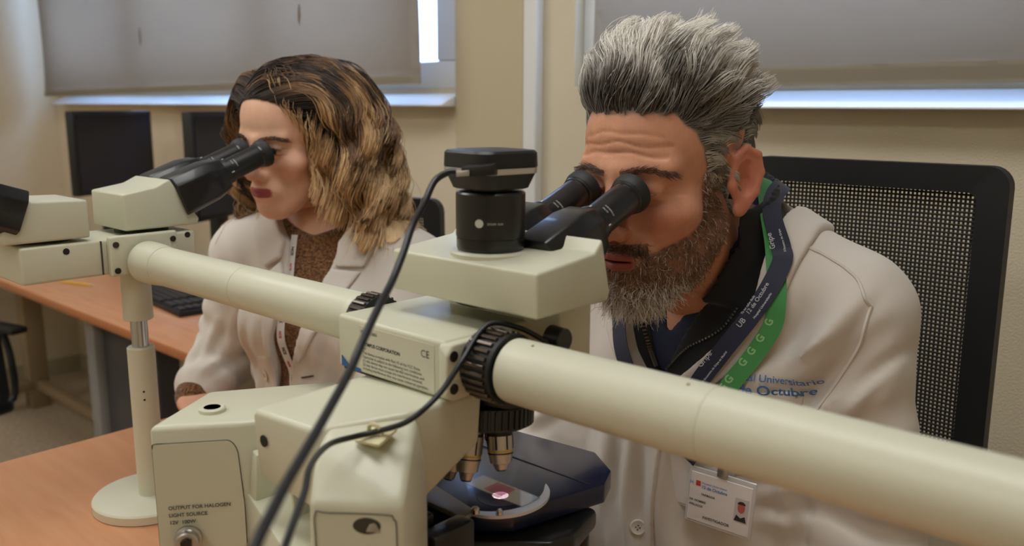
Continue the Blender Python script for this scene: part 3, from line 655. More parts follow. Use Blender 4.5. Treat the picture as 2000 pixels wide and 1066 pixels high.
MB().lathe((-1.211, .415, 1.130), (0, 0, 1), [(0, .036), (.011, .036)], 36).build('head_mount', BLKM, h2)
barrel_set(h2, -1.211, .370, 1.180, -1, .142, .062, 21)
# post with round foot
def post(parent, x, y, ztop, zc=.99):
    foot = MB().lathe((x, y, .7407), (0, 0, 1), [(0, .079), (.001, .0805), (.012, .0805), (.0145, .0785), (.0152, .075)], 72).build('foot', CREAMS, parent)
    MB().lathe((x, y, .7555), (0, 0, 1), [(0, .0192), (.001, .0185), (.115, .0185), (.1154, .0182), (.1160, .0182), (.1164, .0185), (zc-.7575-.024, .0185), (zc-.7575-.0225, .0170)], 40).build('sleeve', CREAMS, parent)
    for dz in (.146, .158): MB().lathe((x+.0185*.9, y-.0185*.43, .7555+dz), (.9, -.43, 0), [(0, .0016), (.0004, .0016)], 10).build('set_screw', HOLE, parent)
    MB().lathe((x, y, zc-.026), (0, 0, 1), [(0, .0115), (.042, .0115)], 32).build('chrome_rod', CHROME, parent)
    MB().lathe((x, y, zc+.015), (0, 0, 1), [(0, .0190), (.001, .0198), (.040, .0198), (ztop-zc-.015, .0198)], 40).build('top_collar', CREAMS, parent)
post(br, -1.180, .522, 1.082, 1.0)

# near tube, running out of the picture to the right, with its own post
nt = thing('discussion_tube', 'thick cream tube running across the front to the right edge', 'microscope', (.05, TY, .7405))
MB().lathe((HX1+.0445, TY, TZ), (1, 0, 0), [(0, .0255), (.0012, .0268), (.005, .0272), (.185, .0272), (.1853, .0268), (.1861, .0268), (.1864, .0272), (.62, .0272)], 72).build('tube', CREAMS, nt)
for xx in (-.436, -.294): MB().lathe((xx, TY-.006, TZ+.0266), (0, -.22, 1), [(0, .0013), (.0003, .0013)], 10).build('set_screw', mat('copper_screw', (150, 120, 80), .4, metal=.7), nt)
post(nt, .13, TY, TZ-.02, 1.0)

# ------------------------------------------------------------------ cable clip and the two cables
cl = thing('cable_clip', 'small cream adhesive clip holding the thin cable on the arm', 'clip', (-.5065, .4025, 1.056))
CLIPM = mat('ivory_plastic', (214, 206, 164), .45)
MCL = Matrix.Translation((-.5065, .4025, 1.0562)) @ Matrix.Rotation(rad(14), 4, 'X') @ Matrix.Rotation(rad(12), 4, 'Z')
MB().box((-.012, -.012, 0), (.012, .012, .0028), .0008, 2, MCL).build('pad', CLIPM, cl)
MB().tube([MCL @ Vector((.0062*math.cos(a), 0, .0056+.0062*math.sin(a))) for a in [rad(-40+i*26) for i in range(11)]], .0018, 6).build('loop', CLIPM, cl)

CABLE = mat('cable_rubber', (22, 22, 24), 0.38)
P1 = [(-.5285, .512, 1.2555), (-.534, .5065, 1.2545), (-.5385, .496, 1.2475), (-0.529, 0.476, 1.232), (-0.511, 0.447, 1.218), (-0.495, 0.423, 1.200), (-0.480, 0.399, 1.184), (-0.461, 0.371, 1.173), (-0.442, 0.343, 1.160), (-0.423, 0.316, 1.147), (-0.397, 0.283, 1.140), (-0.371, 0.251, 1.135), (-0.344, 0.219, 1.132), (-0.323, 0.196, 1.130), (-0.306, 0.177, 1.127), (-0.287, 0.159, 1.120), (-.26, .135, 1.08), (-.24, .13, .96), (-.22, .16, .80), (-.16, .20, .7485), (-.02, .24, .7455)]
c1 = thing('camera_cable', 'thick black cable curving down from the side of the camera', 'cable', (-.3, .17, .7405))
MB().tube(catmull(P1, 8), .0029, 14).build('cord', CABLE, c1)
ud = Vector((.0275, .0140, .0030)).normalized(); un = Vector((ud.y, -ud.x, 0)).normalized(); u0 = Vector((-.5275, .5125, 1.2555))
MB().hull([u0+ud*t+un*u+Vector((0, 0, v)) for t in (.004, .033) for (u, v) in ((-.010, -.0058), (.003, -.0050), (-.010, .0050), (.003, .0042))], .0014).build('plug', mat('plug_black', (18, 18, 20), .4), c1)
MB().hull([u0+ud*t+un*u+Vector((0, 0, v)) for t in (.0, .012) for (u, v) in ((-.004, -.0042), (.0042, -.0042), (-.004, .0008), (.0042, .0008))], .0006).build('plug_shell', STEEL, c1)
P2 = [(-.4655, .590, 1.088), (-.458, .585, 1.094), (-.450, .568, 1.1015), (-.460, .550, 1.113), (-.474, .532, 1.1255), (-.488, .508, 1.1300), (-0.484, 0.474, 1.107), (-0.473, 0.442, 1.093), (-0.472, 0.420, 1.082), (-0.482, 0.409, 1.072), (-0.503, 0.4005, 1.0625), (-0.510, 0.384, 1.061), (-0.502, 0.358, 1.066), (-0.479, 0.330, 1.073), (-0.450, 0.302, 1.079), (-0.426, 0.282, 1.078), (-0.400, 0.258, 1.079), (-0.374, 0.234, 1.080), (-0.352, 0.211, 1.076), (-.32, .18, 1.03), (-.30, .17, .90), (-.29, .20, .78), (-.25, .27, .7485), (-.1, .32, .7445)]
c2 = thing('thin_cable', 'thinner black cable held by the cream clip on the microscope arm', 'cable', (-.5, .4, .7405))
MB().tube(catmull(P2, 8), .0023, 12).build('cord', CABLE, c2)
sl = thing('glass_slide', 'thin glass slide under the objectives of the microscope', 'slide', (-.535, .585, .9385))
MB().box((-.575, .566, .9412), (-.499, .592, .9422)).build('slide', glass_sheet('slide_glass', (236, 240, 250), .25), sl, 0)
MB().box((-.552, .569, .94225), (-.528, .589, .94245)).build('tissue_section', glass_sheet('stained_tissue', (246, 214, 226), .05), sl, 0)
# ------------------------------------------------------------------ people: shared sculpting
def near(P, c, R): return ((P-V3(c))**2).sum(1) < R*R
def blend(d, P, fn, c, R, k, sub=False):
    m = near(P, c, R)
    if m.any():
        e = fn(P[m]); d[m] = smax(d[m], -e, k) if sub else smin(d[m], e, k)
    return d
def head_sdf(P, q):
    """head at adult size, face towards -y, x to the person's left, z up, origin between the ears at eye level"""
    jw, nz, bw, lp = q['jaw'], q['nose'], q['brow'], q['lip']
    sk = q.get('skull', 1.0); d = d_ell(P, (0, .018-.09*(1-sk), .045), (.074, .094*sk, .078))
    d = smin(d, d_ell(P, (0, -.022, .032), (.065, .064, .070)), .03)
    d = smin(d, d_ell(P, (0, -.034, -.045), (.056*jw, .052, .076)), .03)
    for s in (-1, 1):
        d = smin(d, d_cone(P, (s*.051*jw, 0, -.055), (s*.017*jw, -.062, -.101), .016, .0155), .03)
        d = smin(d, d_ell(P, (s*.044, -.053, -.026), (.024, .024, .019)), .02)
    d = smin(d, d_ell(P, (0, -.069, -.103), (.021*jw, .020, .016)), .02)
    d = smin(d, d_cone(P, (0, .026, -.055), (0, q['ny'], -.175), .052*q['neck'], .054*q['neck']), .022)
    for s in (-1, 1):
        d = blend(d, P, lambda Q: d_cone(Q, (s*.012, -.084, .0185), (s*.046, -.068, .0195), .0085*bw, .008*bw), (s*.03, -.078, .02), .055, .014)
        d = blend(d, P, lambda Q: d_ell(Q, (s*.031, -.099, -.002), (.0185, .018, .0125)), (s*.031, -.09, 0), .05, .012, True)
        d = blend(d, P, lambda Q: d_ell(Q, (s*.0315, -.0705, -.001), (.0150, .0148, .0138)), (s*.031, -.075, 0), .03, .005)
        d = blend(d, P, lambda Q: d_cone(Q, (s*.018, -.0865, q['lid']), (s*.044, -.077, q['lid']-.0005), .0018, .0016), (s*.031, -.082, 0), .03, .003)
        d = blend(d, P, lambda Q: d_ell(Q, (s*.0315, -.0870, q['lid']-.0042), (.0120, .0085, q['slit'])), (s*.031, -.085, 0), .03, .0015, True)
    d = blend(d, P, lambda Q: d_cone(Q, (0, -.085, .014), (0, -.107*nz, -.034), .0075, .0098), (0, -.095, -.01), .06, .013)
    d = blend(d, P, lambda Q: d_ell(Q, (0, -.1085*nz, -.0385), (.0108, .0112, .0098)), (0, -.108, -.039), .04, .009)
    for s in (-1, 1):
        d = blend(d, P, lambda Q: d_ell(Q, (s*.0125, -.0965*nz, -.0425), (.0078, .0115, .0078)), (s*.0125, -.097, -.043), .035, .006)
        d = blend(d, P, lambda Q: d_ell(Q, (s*.0068, -.1035*nz, -.0505), (.0036, .0062, .0042)), (s*.007, -.104, -.05), .02, .003, True)
    d = blend(d, P, lambda Q: d_ell(Q, (0, -.076, -.071), (.031, .0215, .021)), (0, -.08, -.07), .06, .015)
    for s in (-1, 1):
        d = blend(d, P, lambda Q: d_cone(Q, (s*.004, -.0968, -.0658), (s*(.0225+q.get('smile', 0)), -.0868+q.get('smile', 0)*.8, -.0708+q.get('smile', 0)*.7), .0052*lp, .0026), (s*.01, -.093, -.068), .035, .004)
        d = blend(d, P, lambda Q: d_cone(Q, (0, -.0948, -.0768), (s*(.0195+q.get('smile', 0)), -.0862+q.get('smile', 0)*.8, -.0742+q.get('smile', 0)*.8), .0060*lp, .0028), (s*.01, -.092, -.076), .035, .004)
        d = blend(d, P, lambda Q: d_cone(Q, (s*.018, -.0965, -.046), (s*.033, -.082, -.074), .0022, .0022), (s*.026, -.09, -.06), .03, .010, True) if q['fold'] else d
    d = blend(d, P, lambda Q: d_ell(Q, (0, -.0985, -.0716), (.0225, .0105, q.get('mouth', .0008))), (0, -.097, -.0716), .03, .002, True)
    d = blend(d, P, lambda Q: d_ell(Q, (0, -.1035, -.0895), (.018, .0115, .0055)), (0, -.1, -.0895), .035, .009, True)
    for (wz, wa, wx) in q.get('lines', ()):                              # forehead lines
        m = (P[:, 1] < -.05) & (np.abs(P[:, 2]-wz) < .012)
        if m.any(): Q = P[m]; d[m] += wa*np.exp(-((Q[:, 2]-wz-.003*np.cos(Q[:, 0]*55)-.0012*np.sin(Q[:, 0]*140+wz*900))/.0016)**2)*(np.abs(Q[:, 0]) < wx)
    for (a, b, am, w) in q.get('creases', ()):
        for s in (-1, 1):
            A = (a[0]*s, a[1], a[2]); Bq = (b[0]*s, b[1], b[2]); m = near(P, (np.array(A)+np.array(Bq))/2, .03)
            if m.any(): e = d_cone(P[m], A, Bq, 0, 0); d[m] += am*np.exp(-(e/w)**2)
    for s in (-1, 1):                                                    # ears
        def ear(Q):
            R = np.array([[math.cos(.42*s), math.sin(.42*s), 0], [-math.sin(.42*s), math.cos(.42*s), 0], [0, 0, 1]], f32)
            L = (Q-V3((s*.0805, .016, -.002)))@R; L = L*V3((s, 1, 1))
            e = d_ell(L, (0, .004, 0), (.0075, .0185, .0305))
            e = smax(e, -d_ell(L, (.0085, .0035, .001), (.0115, .0125, .0200)), .0025)
            pts = [(-.001, -.012, .004), (.001, -.008, .022), (.003, .004, .0315), (.0045, .0175, .0235), (.0045, .0215, .005), (.003, .016, -.015), (.001, .006, -.027)]
            for a, b in zip(pts[:-1], pts[1:]): e = smin(e, d_cone(L, a, b, .0040, .0040), .0025)
            e = smin(e, d_ell(L, (.0005, -.002, -.0305), (.0052, .0085, .0085)), .006)
            e = smin(e, d_ell(L, (.001, -.0125, -.006), (.0045, .0045, .0065)), .004)
            return smin(e, d_cone(L, (.001, .0125, .018), (.001, .012, -.012), .0028, .0026), .003)
        d = blend(d, P, ear, (s*.078, .02, 0), .055, .007)
    return d
def rotM(yaw, pitch, roll):
    return np.array(Euler((pitch, roll, yaw), 'YXZ').to_matrix(), f32)
def smooth_noise(P, sc, seed):
    r = np.random.default_rng(seed); o = np.zeros(len(P), f32)
    for i in range(5):
        k = r.normal(size=3)*sc*(1+.35*i); o += np.sin(P@k.astype(f32)+r.uniform(0, 6))/(1+.5*i)
    return o/2.6
def mix(a, b, t): t = np.clip(t, 0, 1)[:, None]; return a*(1-t)+b*t
def L3(*c): return np.array([lin(v) for v in c])
def sst(x, a, b): t = np.clip((x-a)/(b-a), 0, 1); return t*t*(3-2*t)
class Head:
    def __init__(s, pos, yaw, pitch, roll, sc, q): s.pos = V3(pos); s.R = rotM(yaw, pitch, roll); s.sc = sc; s.q = q
    def loc(s, P): return ((P-s.pos)@s.R)/s.sc
    def wor(s, L): return (np.asarray(L)*s.sc)@s.R.T+s.pos
    def mesh(s, st=.0017):
        V, Q = nets(lambda P: head_sdf(P, s.q), axis_coords([(-.112, .112, st)]), axis_coords([(-.132, -.06, st*.7), (-.06, .13, st)]), axis_coords([(-.20, -.10, st), (-.10, .03, st*.8), (.03, .135, st*1.3)]))
        return mesh_smooth(V, Q, 1, .4), Q
def skin_mat(name):
    return mat(name, (255, 255, 255), .48, spec=.35, sub=.07, attr='Col', bump=[('noise', 420, .22, .0008), ('voronoi', 900, .14, .0005), ('noise', 90, .12, .002)])
def hand_sdf(P, w, d, up, side, curl=.7):
    """w wrist, d pointing direction, up back of the hand, side: +1 thumb towards cross(d, up)"""
    d = V3(d)/np.linalg.norm(d); up = V3(up); up = up-d*(up@d); up /= np.linalg.norm(up); t = np.cross(d, up)*side; w = V3(w)
    M = np.stack([t, d, up], 1).astype(f32); L = (P-w)@M
    e = d_cone(L, (0, -.022, .0), (0, .01, 0), .026, .024)
    e = smin(e, d_box(L, (0, .052, 0), (.037, .044, .0125), .012), .012)
    for k, (x, ln) in enumerate(((.028, .078), (.0095, .086), (-.0095, .080), (-.027, .064))):
        a = np.array([x, .090-.004*abs(k-1), .002]); ang = -.15
        for seg, (f, r0, r1) in enumerate(((.48, .0092, .0085), (.29, .0085, .0078), (.23, .0078, .0066))):
            ang -= curl*(.55 if seg == 0 else .8); b = a+ln*f*np.array([x*.6*(seg == 0), math.cos(ang), math.sin(ang)])
            e = smin(e, d_cone(L, a, b, r0, r1), .0035); a = b
    a = np.array([.030, .022, -.004])
    for (dx, dy, dz, ln, r0, r1) in ((.75, .6, -.28, .042, .0125, .0105), (.45, .85, -.3, .032, .0103, .009), (.25, .95, -.35, .026, .009, .0072)):
        v = np.array([dx, dy, dz]); b = a+v/np.linalg.norm(v)*ln; e = smin(e, d_cone(L, a, b, r0, r1), .006); a = b
    return e
def hand_mesh(w, d, up, side, curl):
    w = np.asarray(w); c = w+np.asarray(d)/np.linalg.norm(d)*.06; ax = [axis_coords([(c[i]-.15, c[i]+.15, .0026)]) for i in range(3)]
    V, Q = nets(lambda P: hand_sdf(P, w, d, up, side, curl), *ax); return mesh_smooth(V, Q, 1, .4), Q
def cat_mesh(parts):
    Vs, Qs, Cs, o = [], [], [], 0
    for V, Q, c in parts: Vs.append(V); Qs.append(Q+o); Cs.append(c); o += len(V)
    return np.concatenate(Vs), np.concatenate(Qs), np.concatenate(Cs)
def ray_y(f, O, Rz, x, z, y0=-.34, n=60):
    """front surface of f at person-frame (x, z): returns world points"""
    x, z = np.asarray(x, float), np.asarray(z, float); y = np.full(len(x), y0)
    for _ in range(n):
        P = np.stack([x, y, z], 1); W = P@Rz.T+O; y = y+np.clip(f(W.astype(f32)), -.02, .03)*.8
    return np.stack([x, y, z], 1)@Rz.T+O
def grad(f, W, e=.003):
    W = np.asarray(W, f32); g = np.stack([f(W+V3(np.eye(3)[i]*e))-f(W-V3(np.eye(3)[i]*e)) for i in range(3)], 1); return g/(np.linalg.norm(g, axis=1, keepdims=True)+1e-9)
class Ribbon:
    """flat strap lying along world points; maps (s along, t across) to space"""
    def __init__(s, pts, nrm, width, lift=0.0):
        P = np.array([tuple(p) for p in catmull(pts, 10)]); N = np.array([tuple(p) for p in catmull(nrm, 10)]); N /= np.linalg.norm(N, axis=1, keepdims=True)
        T = np.gradient(P, axis=0); T /= np.linalg.norm(T, axis=1, keepdims=True); S = np.cross(N, T); S /= np.linalg.norm(S, axis=1, keepdims=True); N = np.cross(T, S)
        s.P, s.N, s.S, s.w = P+N*lift, N, S, width; s.len = np.concatenate([[0], np.cumsum(np.linalg.norm(np.diff(P, axis=0), axis=1))])
    def at(s, l, t, o=0.0):
        l = np.asarray(l, float); f = lambda A: np.stack([np.interp(l, s.len, A[:, i]) for i in range(3)], 1)
        return f(s.P)+f(s.S)*np.asarray(t)[:, None]+f(s.N)*o
    def build(s, name, m, parent, th=.0009):
        n = len(s.P); V = []
        for (t, o) in ((-.5, 0), (.5, 0), (.5, th), (-.5, th)): V.append(s.at(s.len, np.full(n, t*s.w), o))
        V = np.stack(V, 1).reshape(-1, 3); F = []
        for i in range(n-1):
            for k in range(4): F.append((i*4+k, i*4+(k+1) % 4, i*4+4+(k+1) % 4, i*4+4+k))
        F += [(3, 2, 1, 0), ((n-1)*4, (n-1)*4+1, (n-1)*4+2, (n-1)*4+3)]
        return np_mesh(name, V, F, m, parent, 40)
    def text(s, body, size, l0, t0, m, parent, flip=1, th=.0011, bold=0.0, name='lettering'):
        me = text_mesh(body, size, 'LEFT', bold); co = np.array([v.co[:] for v in me.vertices]); W = s.at(l0+flip*co[:, 0], t0+flip*co[:, 1], th)
        for v, w in zip(me.vertices, W): v.co = w
        return mesh_obj(name, me, m, parent, 0)
def text_cloth(body, size, x, z, dirx, f, O, Rz, m, parent, off=.0012, bold=0.0):
    me = text_mesh(body, size, 'LEFT', bold); co = np.array([v.co[:] for v in me.vertices]); a = rad(dirx); X = x+co[:, 0]*math.cos(a)-co[:, 1]*math.sin(a); Z = z+co[:, 0]*math.sin(a)+co[:, 1]*math.cos(a)
    W = ray_y(f, O, Rz, X, Z); W = W+grad(f, W)*off
    for v, w in zip(me.vertices, W): v.co = w
    return mesh_obj('lettering', me, m, parent, 0)
def button(f, O, Rz, x, z, m, parent, r=.0095):
    W = ray_y(f, O, Rz, [x], [z])[0]; n = Vector(grad(f, W[None])[0])
    b = MB().lathe(Vector(W)+n*.0022, n, [(0, r*.8), (.0015, r), (.003, r), (.0036, r*.86), (.003, r*.74), (.003, .0001)], 24, False).build('button', m, parent)
    a = n.orthogonal().normalized(); c = n.cross(a)
    for s1 in (-1, 1):
        for s2 in (-1, 1): MB().lathe(Vector(W)+n*.0053+a*s1*r*.18+c*s2*r*.18, n, [(0, r*.09), (.0005, r*.09)], 8).build('button_hole', GROOVE, b)
    return b
def cloth_lines(L, lines, ymax=.03):
    """pressed-in folds along (x, z) lines on the front of a garment"""
    o = np.zeros(len(L), f32); m = L[:, 1] < ymax
    if not m.any(): return o
    x, z = L[m, 0], L[m, 2]; r = np.zeros(len(x), f32)
    for (x1, z1, x2, z2, a, w) in lines:
        ex, ez = x2-x1, z2-z1; ln = ex*ex+ez*ez; t = ((x-x1)*ex+(z-z1)*ez)/ln; tc = np.clip(t, 0, 1); sd = ((x-x1)*ez-(z-z1)*ex)/math.sqrt(ln)
        d2 = (x-x1-tc*ex)**2+(z-z1-tc*ez)**2; env = np.exp(-np.maximum(d2-sd*sd, 0)/(.02**2))*np.sin(PI*np.clip(.12+.76*t, .02, .98))
        r += env*a*(np.exp(-(sd/w)**2)-.9*np.exp(-((sd-2.0*w)/(1.5*w))**2))
    o[m] = r; return o
def panel(f, O, Rz, poly, inner, outer, st, front=True, k=.003):
    """a piece of cloth: the layer between two offsets of f inside an (x, z) outline, on the front of the body"""
    pl = np.array(poly); lo, hi = pl.min(0)-.012, pl.max(0)+.012
    RzI = np.asarray(Rz, f32)
    def g(L):
        W = L@RzI.T+V3(O); b = f(W); d = np.maximum(b-outer, inner-b); d = smax(d, poly2d(L[:, 0], L[:, 2], poly).astype(f32), k)
        return np.maximum(d, L[:, 1]-.02) if front else d
    V, Q = nets(g, axis_coords([(lo[0], hi[0], st)]), axis_coords([(-.24, .04, st)]), axis_coords([(lo[1], hi[1], st)]))
    return mesh_smooth(V@np.asarray(Rz).T+O, Q, 2, .4), Q
def Rz3(a): return np.array([[math.cos(a), -math.sin(a), 0], [math.sin(a), math.cos(a), 0], [0, 0, 1]])
COAT = mat('white_cotton', (216, 209, 201), .85, spec=.15, sheen=.15, bump=[('noise', 26, .10, .006), ('noise', 900, .10, .0006)])
BTN = mat('cream_button', (238, 228, 200), .35); BTNW = mat('white_button', (226, 222, 216), .35)
HAIR = mat('hair_strands', (255, 255, 255), .42, spec=.45, attr='Col')
STITCH = mat('stitch_shadow', (150, 144, 136), .9)
def clumped(S, roots, ng, c, seed, p=1.0):
    r = np.random.default_rng(seed); gi = r.choice(len(S), ng, replace=False); n = len(S); near_ = np.empty(n, int)
    for a in range(0, n, 2000): near_[a:a+2000] = ((roots[a:a+2000, None, :]-roots[gi][None])**2).sum(2).argmin(1)
    G = S[gi[near_]]; w = (np.linspace(0, 1, S.shape[1])**p*c)[None, :, None]; return G+(S-G)*(1-w), near_
def seam(f, O, Rz, pts, parent, name='seam', m=None, r=.0009):
    P = np.array([tuple(p) for p in catmull([(x, 0, z) for x, z in pts], 8)]); W = ray_y(f, O, Rz, P[:, 0], P[:, 2]); W = W[np.abs(f(W.astype(f32))) < .004]; W = W+grad(f, W)*.0003
    return MB().tube([tuple(w) for w in W], r, 5).build(name, m or STITCH, parent)
# ------------------------------------------------------------------ the man
def build_man():
    O = np.array([-.53, .985, 0]); Rz = np.eye(3)
    H = Head((-.535, .846, 1.234), rad(1), rad(6), 0, 1.07, dict(jaw=.99, nose=1.02, brow=1.15, lip=.9, neck=1.08, lid=.0005, slit=.0008, fold=True, ny=.105, lines=((.034, .0012, .05), (.043, .0013, .052), (.053, .0010, .045)), creases=(((.045, -.074, .000), (.058, -.059, .007), .0010, .0016), ((.046, -.073, -.005), (.060, -.057, -.006), .0010, .0016), ((.016, -.088, -.013), (.046, -.073, -.013), .0013, .0024), ((.018, -.101, -.044), (.034, -.082, -.078), .0022, .0032), ((.006, -.098, .010), (.0085, -.095, .030), .0012, .0018), ((.020, -.092, -.010), (.034, -.084, -.024), .0007, .003))))
    S = {1: (.153, .010, 1.068), -1: (-.165, .010, 1.068)}; E = {1: (.214, -.01, .790), -1: (-.235, -.10, .805)}; W = {1: (.135, -.185, .660), -1: (-.155, -.275, .815)}
    def torso(L):
        d = d_ell(L, (0, .005, .955), (.172, .116, .185)); d = smin(d, d_ell(L, (0, -.005, .77), (.165, .128, .20)), .06)
        d = smin(d, d_ell(L, (0, .03, .55), (.178, .14, .12)), .05)
        for s in (1, -1): d = smin(d, d_cone(L, (s*.03, -.012, 1.135), S[s], .058, .058), .05)
        return d
    def arms(L, r=0.0, to=1.0):
        d = None
        for s in (1, -1):
            a, b, c = np.array(S[s]), np.array(E[s]), np.array(W[s]); c2 = b+(c-b)*to
            e = smin(d_cone(L, a, b, .056+r, .046+r), d_cone(L, b, c2, .046+r, .034+r), .02); d = e if d is None else np.minimum(d, e)
        return d
    loc = lambda P: P-V3(O)
    def body_f(P): L = loc(P); return smin(torso(L), arms(L), .04)
    def folds(L):
        o = np.zeros(len(L), f32)
        # sleeve folds below the shoulder and at the elbow, long drapes on the front
        for (c, k, ph, a, R) in (((.17, -.07, 1.00), (95, -30, -95), 0, .0085, .12), ((.225, -.03, .86), (30, 40, 150), 1, .0075, .12), ((-.23, -.06, .85), (30, -60, 120), 2, .005, .12),
                                 ((.10, -.11, .80), (120, 0, 40), .5, .0065, .16), ((-.08, -.12, .84), (150, 0, 20), 1.5, .006, .16), ((.20, -.17, .80), (60, 100, 60), .3, .005, .10), ((.155, -.06, 1.05), (110, 0, -40), 1.1, .006, .10)):
            q = L-V3(c); w = np.exp(-(q*q).sum(1)/(R*R*.5)); wob = smooth_noise(L, 14, 3)
            s_ = np.sin(q@V3(k)*.75+ph+1.3*wob); o += a*w*(np.abs(s_)**.7*np.sign(s_))
        return o+.003*smooth_noise(L, 20, 5)-cloth_lines(L, ((.206, 1.10, .150, .975, .0075, .0075), (.232, 1.05, .186, .985, .006, .007), (.183, 1.065, .143, 1.02, .006, .006), (.142, 1.09, .128, 1.03, .004, .006), (.224, 1.015, .204, .965, .005, .006),
            (.157, .945, .164, .80, .010, .007), (-.022, .93, -.012, .80, .0045, .009), (-.060, .91, -.066, .78, .005, .010), (.030, .93, .026, .80, .004, .010), (.112, .885, .165, .92, .005, .007), (.112, .858, .168, .858, .005, .007), (.178, .93, .236, .905, .005, .008), (.19, .895, .256, .895, .006, .009), (-.17, .95, -.215, .90, .007, .008), (-.15, .92, -.20, .87, .007, .008)))
    def coat_raw(P):
        L = loc(P); b = smin(torso(L)-.022, arms(L, .019, .93), .028)
        # skirt of the coat over the lap
        b = smin(b, d_ell(L, (0, -.04, .56), (.20, .20, .10)), .04)
        return b-folds(L)
    Vc = [(-.012, .972), (-.022, .98), (-.055, 1.013), (-.088, 1.066), (-.112, 1.15), (-.125, 1.30), (.125, 1.30), (.115, 1.19), (.108, 1.14), (.096, 1.09), (.056, 1.040), (.006, .985)]
    def coat_f(P):
        L = loc(P); d = coat_raw(P); d = np.maximum(d, -(np.maximum(poly2d(L[:, 0], L[:, 2], Vc), L[:, 1]-.03)).astype(f32))
        d = np.maximum(d, L[:, 2]-1.215)
        d = np.maximum(d, -(d_cone(L, (0, -.02, 1.09), (0, -.05, 1.30), .080, .078)))
        return np.maximum(d, .47-L[:, 2])
    def jacket_raw(P): L = loc(P); return torso(L)-.006
    def ring(L, r0, r1, th, zt, sl):
        c = d_cone(L, (0, -.018, 1.06), (0, -.060, 1.25), r0, r1); return np.maximum(np.maximum(np.abs(c)-th, L[:, 2]-(zt+(L[:, 1]+.05)*sl)), 1.085-L[:, 2])
    Vj = [(-.012, .99), (-.026, 1.01), (-.052, 1.062), (-.066, 1.15), (-.075, 1.3), (.075, 1.3), (.068, 1.16), (.046, 1.112), (.020, 1.072), (.006, 1.04), (-.006, 1.005)]
    def jacket_f(P):
        L = loc(P); d = smin(jacket_raw(P), ring(L, .084, .080, .006, 1.208, .35), .012); d = np.maximum(d, -(np.maximum(poly2d(L[:, 0], L[:, 2], Vj), L[:, 1]-.0)).astype(f32))
        d = np.maximum(d, -(d_cone(L, (0, -.018, 1.09), (0, -.060, 1.30), .0745, .0725))); return np.maximum(d, .945-L[:, 2])
    Vs = [(-.016, 1.040), (-.034, 1.085), (-.050, 1.15), (-.06, 1.3), (.06, 1.3), (.058, 1.16), (.034, 1.112), (.004, 1.070)]
    def shirt_f(P):
        L = loc(P); d = smin(torso(L)-.002, ring(L, .072, .068, .004, 1.195, .55), .01); d = np.maximum(d, -(np.maximum(poly2d(L[:, 0], L[:, 2], Vs), L[:, 1]-.0)).astype(f32))
        d = np.maximum(d, -(d_cone(L, (0, -.018, 1.09), (0, -.060, 1.30), .065, .063))); return np.maximum(d, .945-L[:, 2])
    # --- body: head and neck, trunk and arms, hands
    hv, hq = H.mesh()
    x, y, z = hv[:, 0], hv[:, 1], hv[:, 2]; ax_ = np.abs(x)
    skin = np.repeat(L3(206, 148, 118)[None], len(hv), 0)
    skin = mix(skin, L3(206, 134, 112), .75*np.exp(-(((ax_-.045)/.02)**2+((z+.03)/.02)**2)) + .8*np.exp(-((x/.016)**2+((z+.035)/.022)**2))*(y < -.085))
    skin = mix(skin, L3(208, 132, 112), sst(ax_, .072, .08)*sst(-np.abs(z+.002), -.045, -.03)*(y > -.01)*.8)
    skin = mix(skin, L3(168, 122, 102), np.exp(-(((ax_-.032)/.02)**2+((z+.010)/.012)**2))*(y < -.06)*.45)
    skin = skin*(1+.07*smooth_noise(hv.astype(f32), 130, 41)+.05*smooth_noise(hv.astype(f32), 420, 42))[:, None]
    hl = .0028*smooth_noise(hv.astype(f32), 240, 44)+np.interp(y, [-.095, -.06, -.045, -.034, -.024, -.004, .03, .055, .12], [.074, .070, .050, .022, -.004, -.012, -.016, -.05, -.06])
    ear = (ax_ > .0715) & (y > -.008) & (y < .052) & (np.abs(z+.001) < .046)
    hm = np.where(ear, 0, sst(z-hl, -.003, .004))
    skin = mix(skin, L3(118, 108, 98), hm)
    bl = -.030-.56*np.clip(-y-.02, -.02, .08)
    lips = np.exp(-((x/.022)**4+((z+.0712)/.0088)**4))*(y < -.078)
    beard = sst(bl-z, -.003, .006)*sst(z, -.134, -.118)*(y < .012)
    beard = np.maximum(beard, ((z > -.0655) & (z < -.0535) & (ax_ < .030) & (y < -.07))*1.0)
    beard = np.maximum(beard, sst(.012-z, -.004, .004)*sst(y, -.036, -.030)*(y < -.004)*(ax_ > .052)*(z > -.06))
    beard *= (1-sst(lips, .25, .5)); beard[ear] = 0
    skin = mix(skin, L3(122, 92, 76), beard*.55); skin = mix(skin, L3(164, 92, 88), sst(lips, .3, .6))
    HVw = H.wor(hv)
    Vb, Qb = nets(body_f, axis_coords([(-.84, -.22, .009)]), axis_coords([(.60, 1.17, .009)]), axis_coords([(.45, 1.20, .009)]))
    sk = L3(206, 148, 118)
    hands = []
    for s, d, up, cu in ((1, (-.25, -.85, -.02), (.1, 0, .95), .35), (-1, (.12, -.85, .02), (-.5, 0, .85), .7)):
        V, Q = hand_mesh(np.array(W[s])+O, d, up, s, cu); hands.append((V, Q, np.repeat(L3(210, 152, 126)[None], len(V), 0)))
    V, Q, c = cat_mesh([(HVw, hq, skin), (Vb, Qb, np.repeat(sk[None], len(Vb), 0))]+hands)
    body = np_mesh('person', V, Q, skin_mat('skin_man'), None, 180, c)
    tag(body, 'person with swept-up grey hair and beard in a white lab coat, at the nearest eyepieces', 'person')
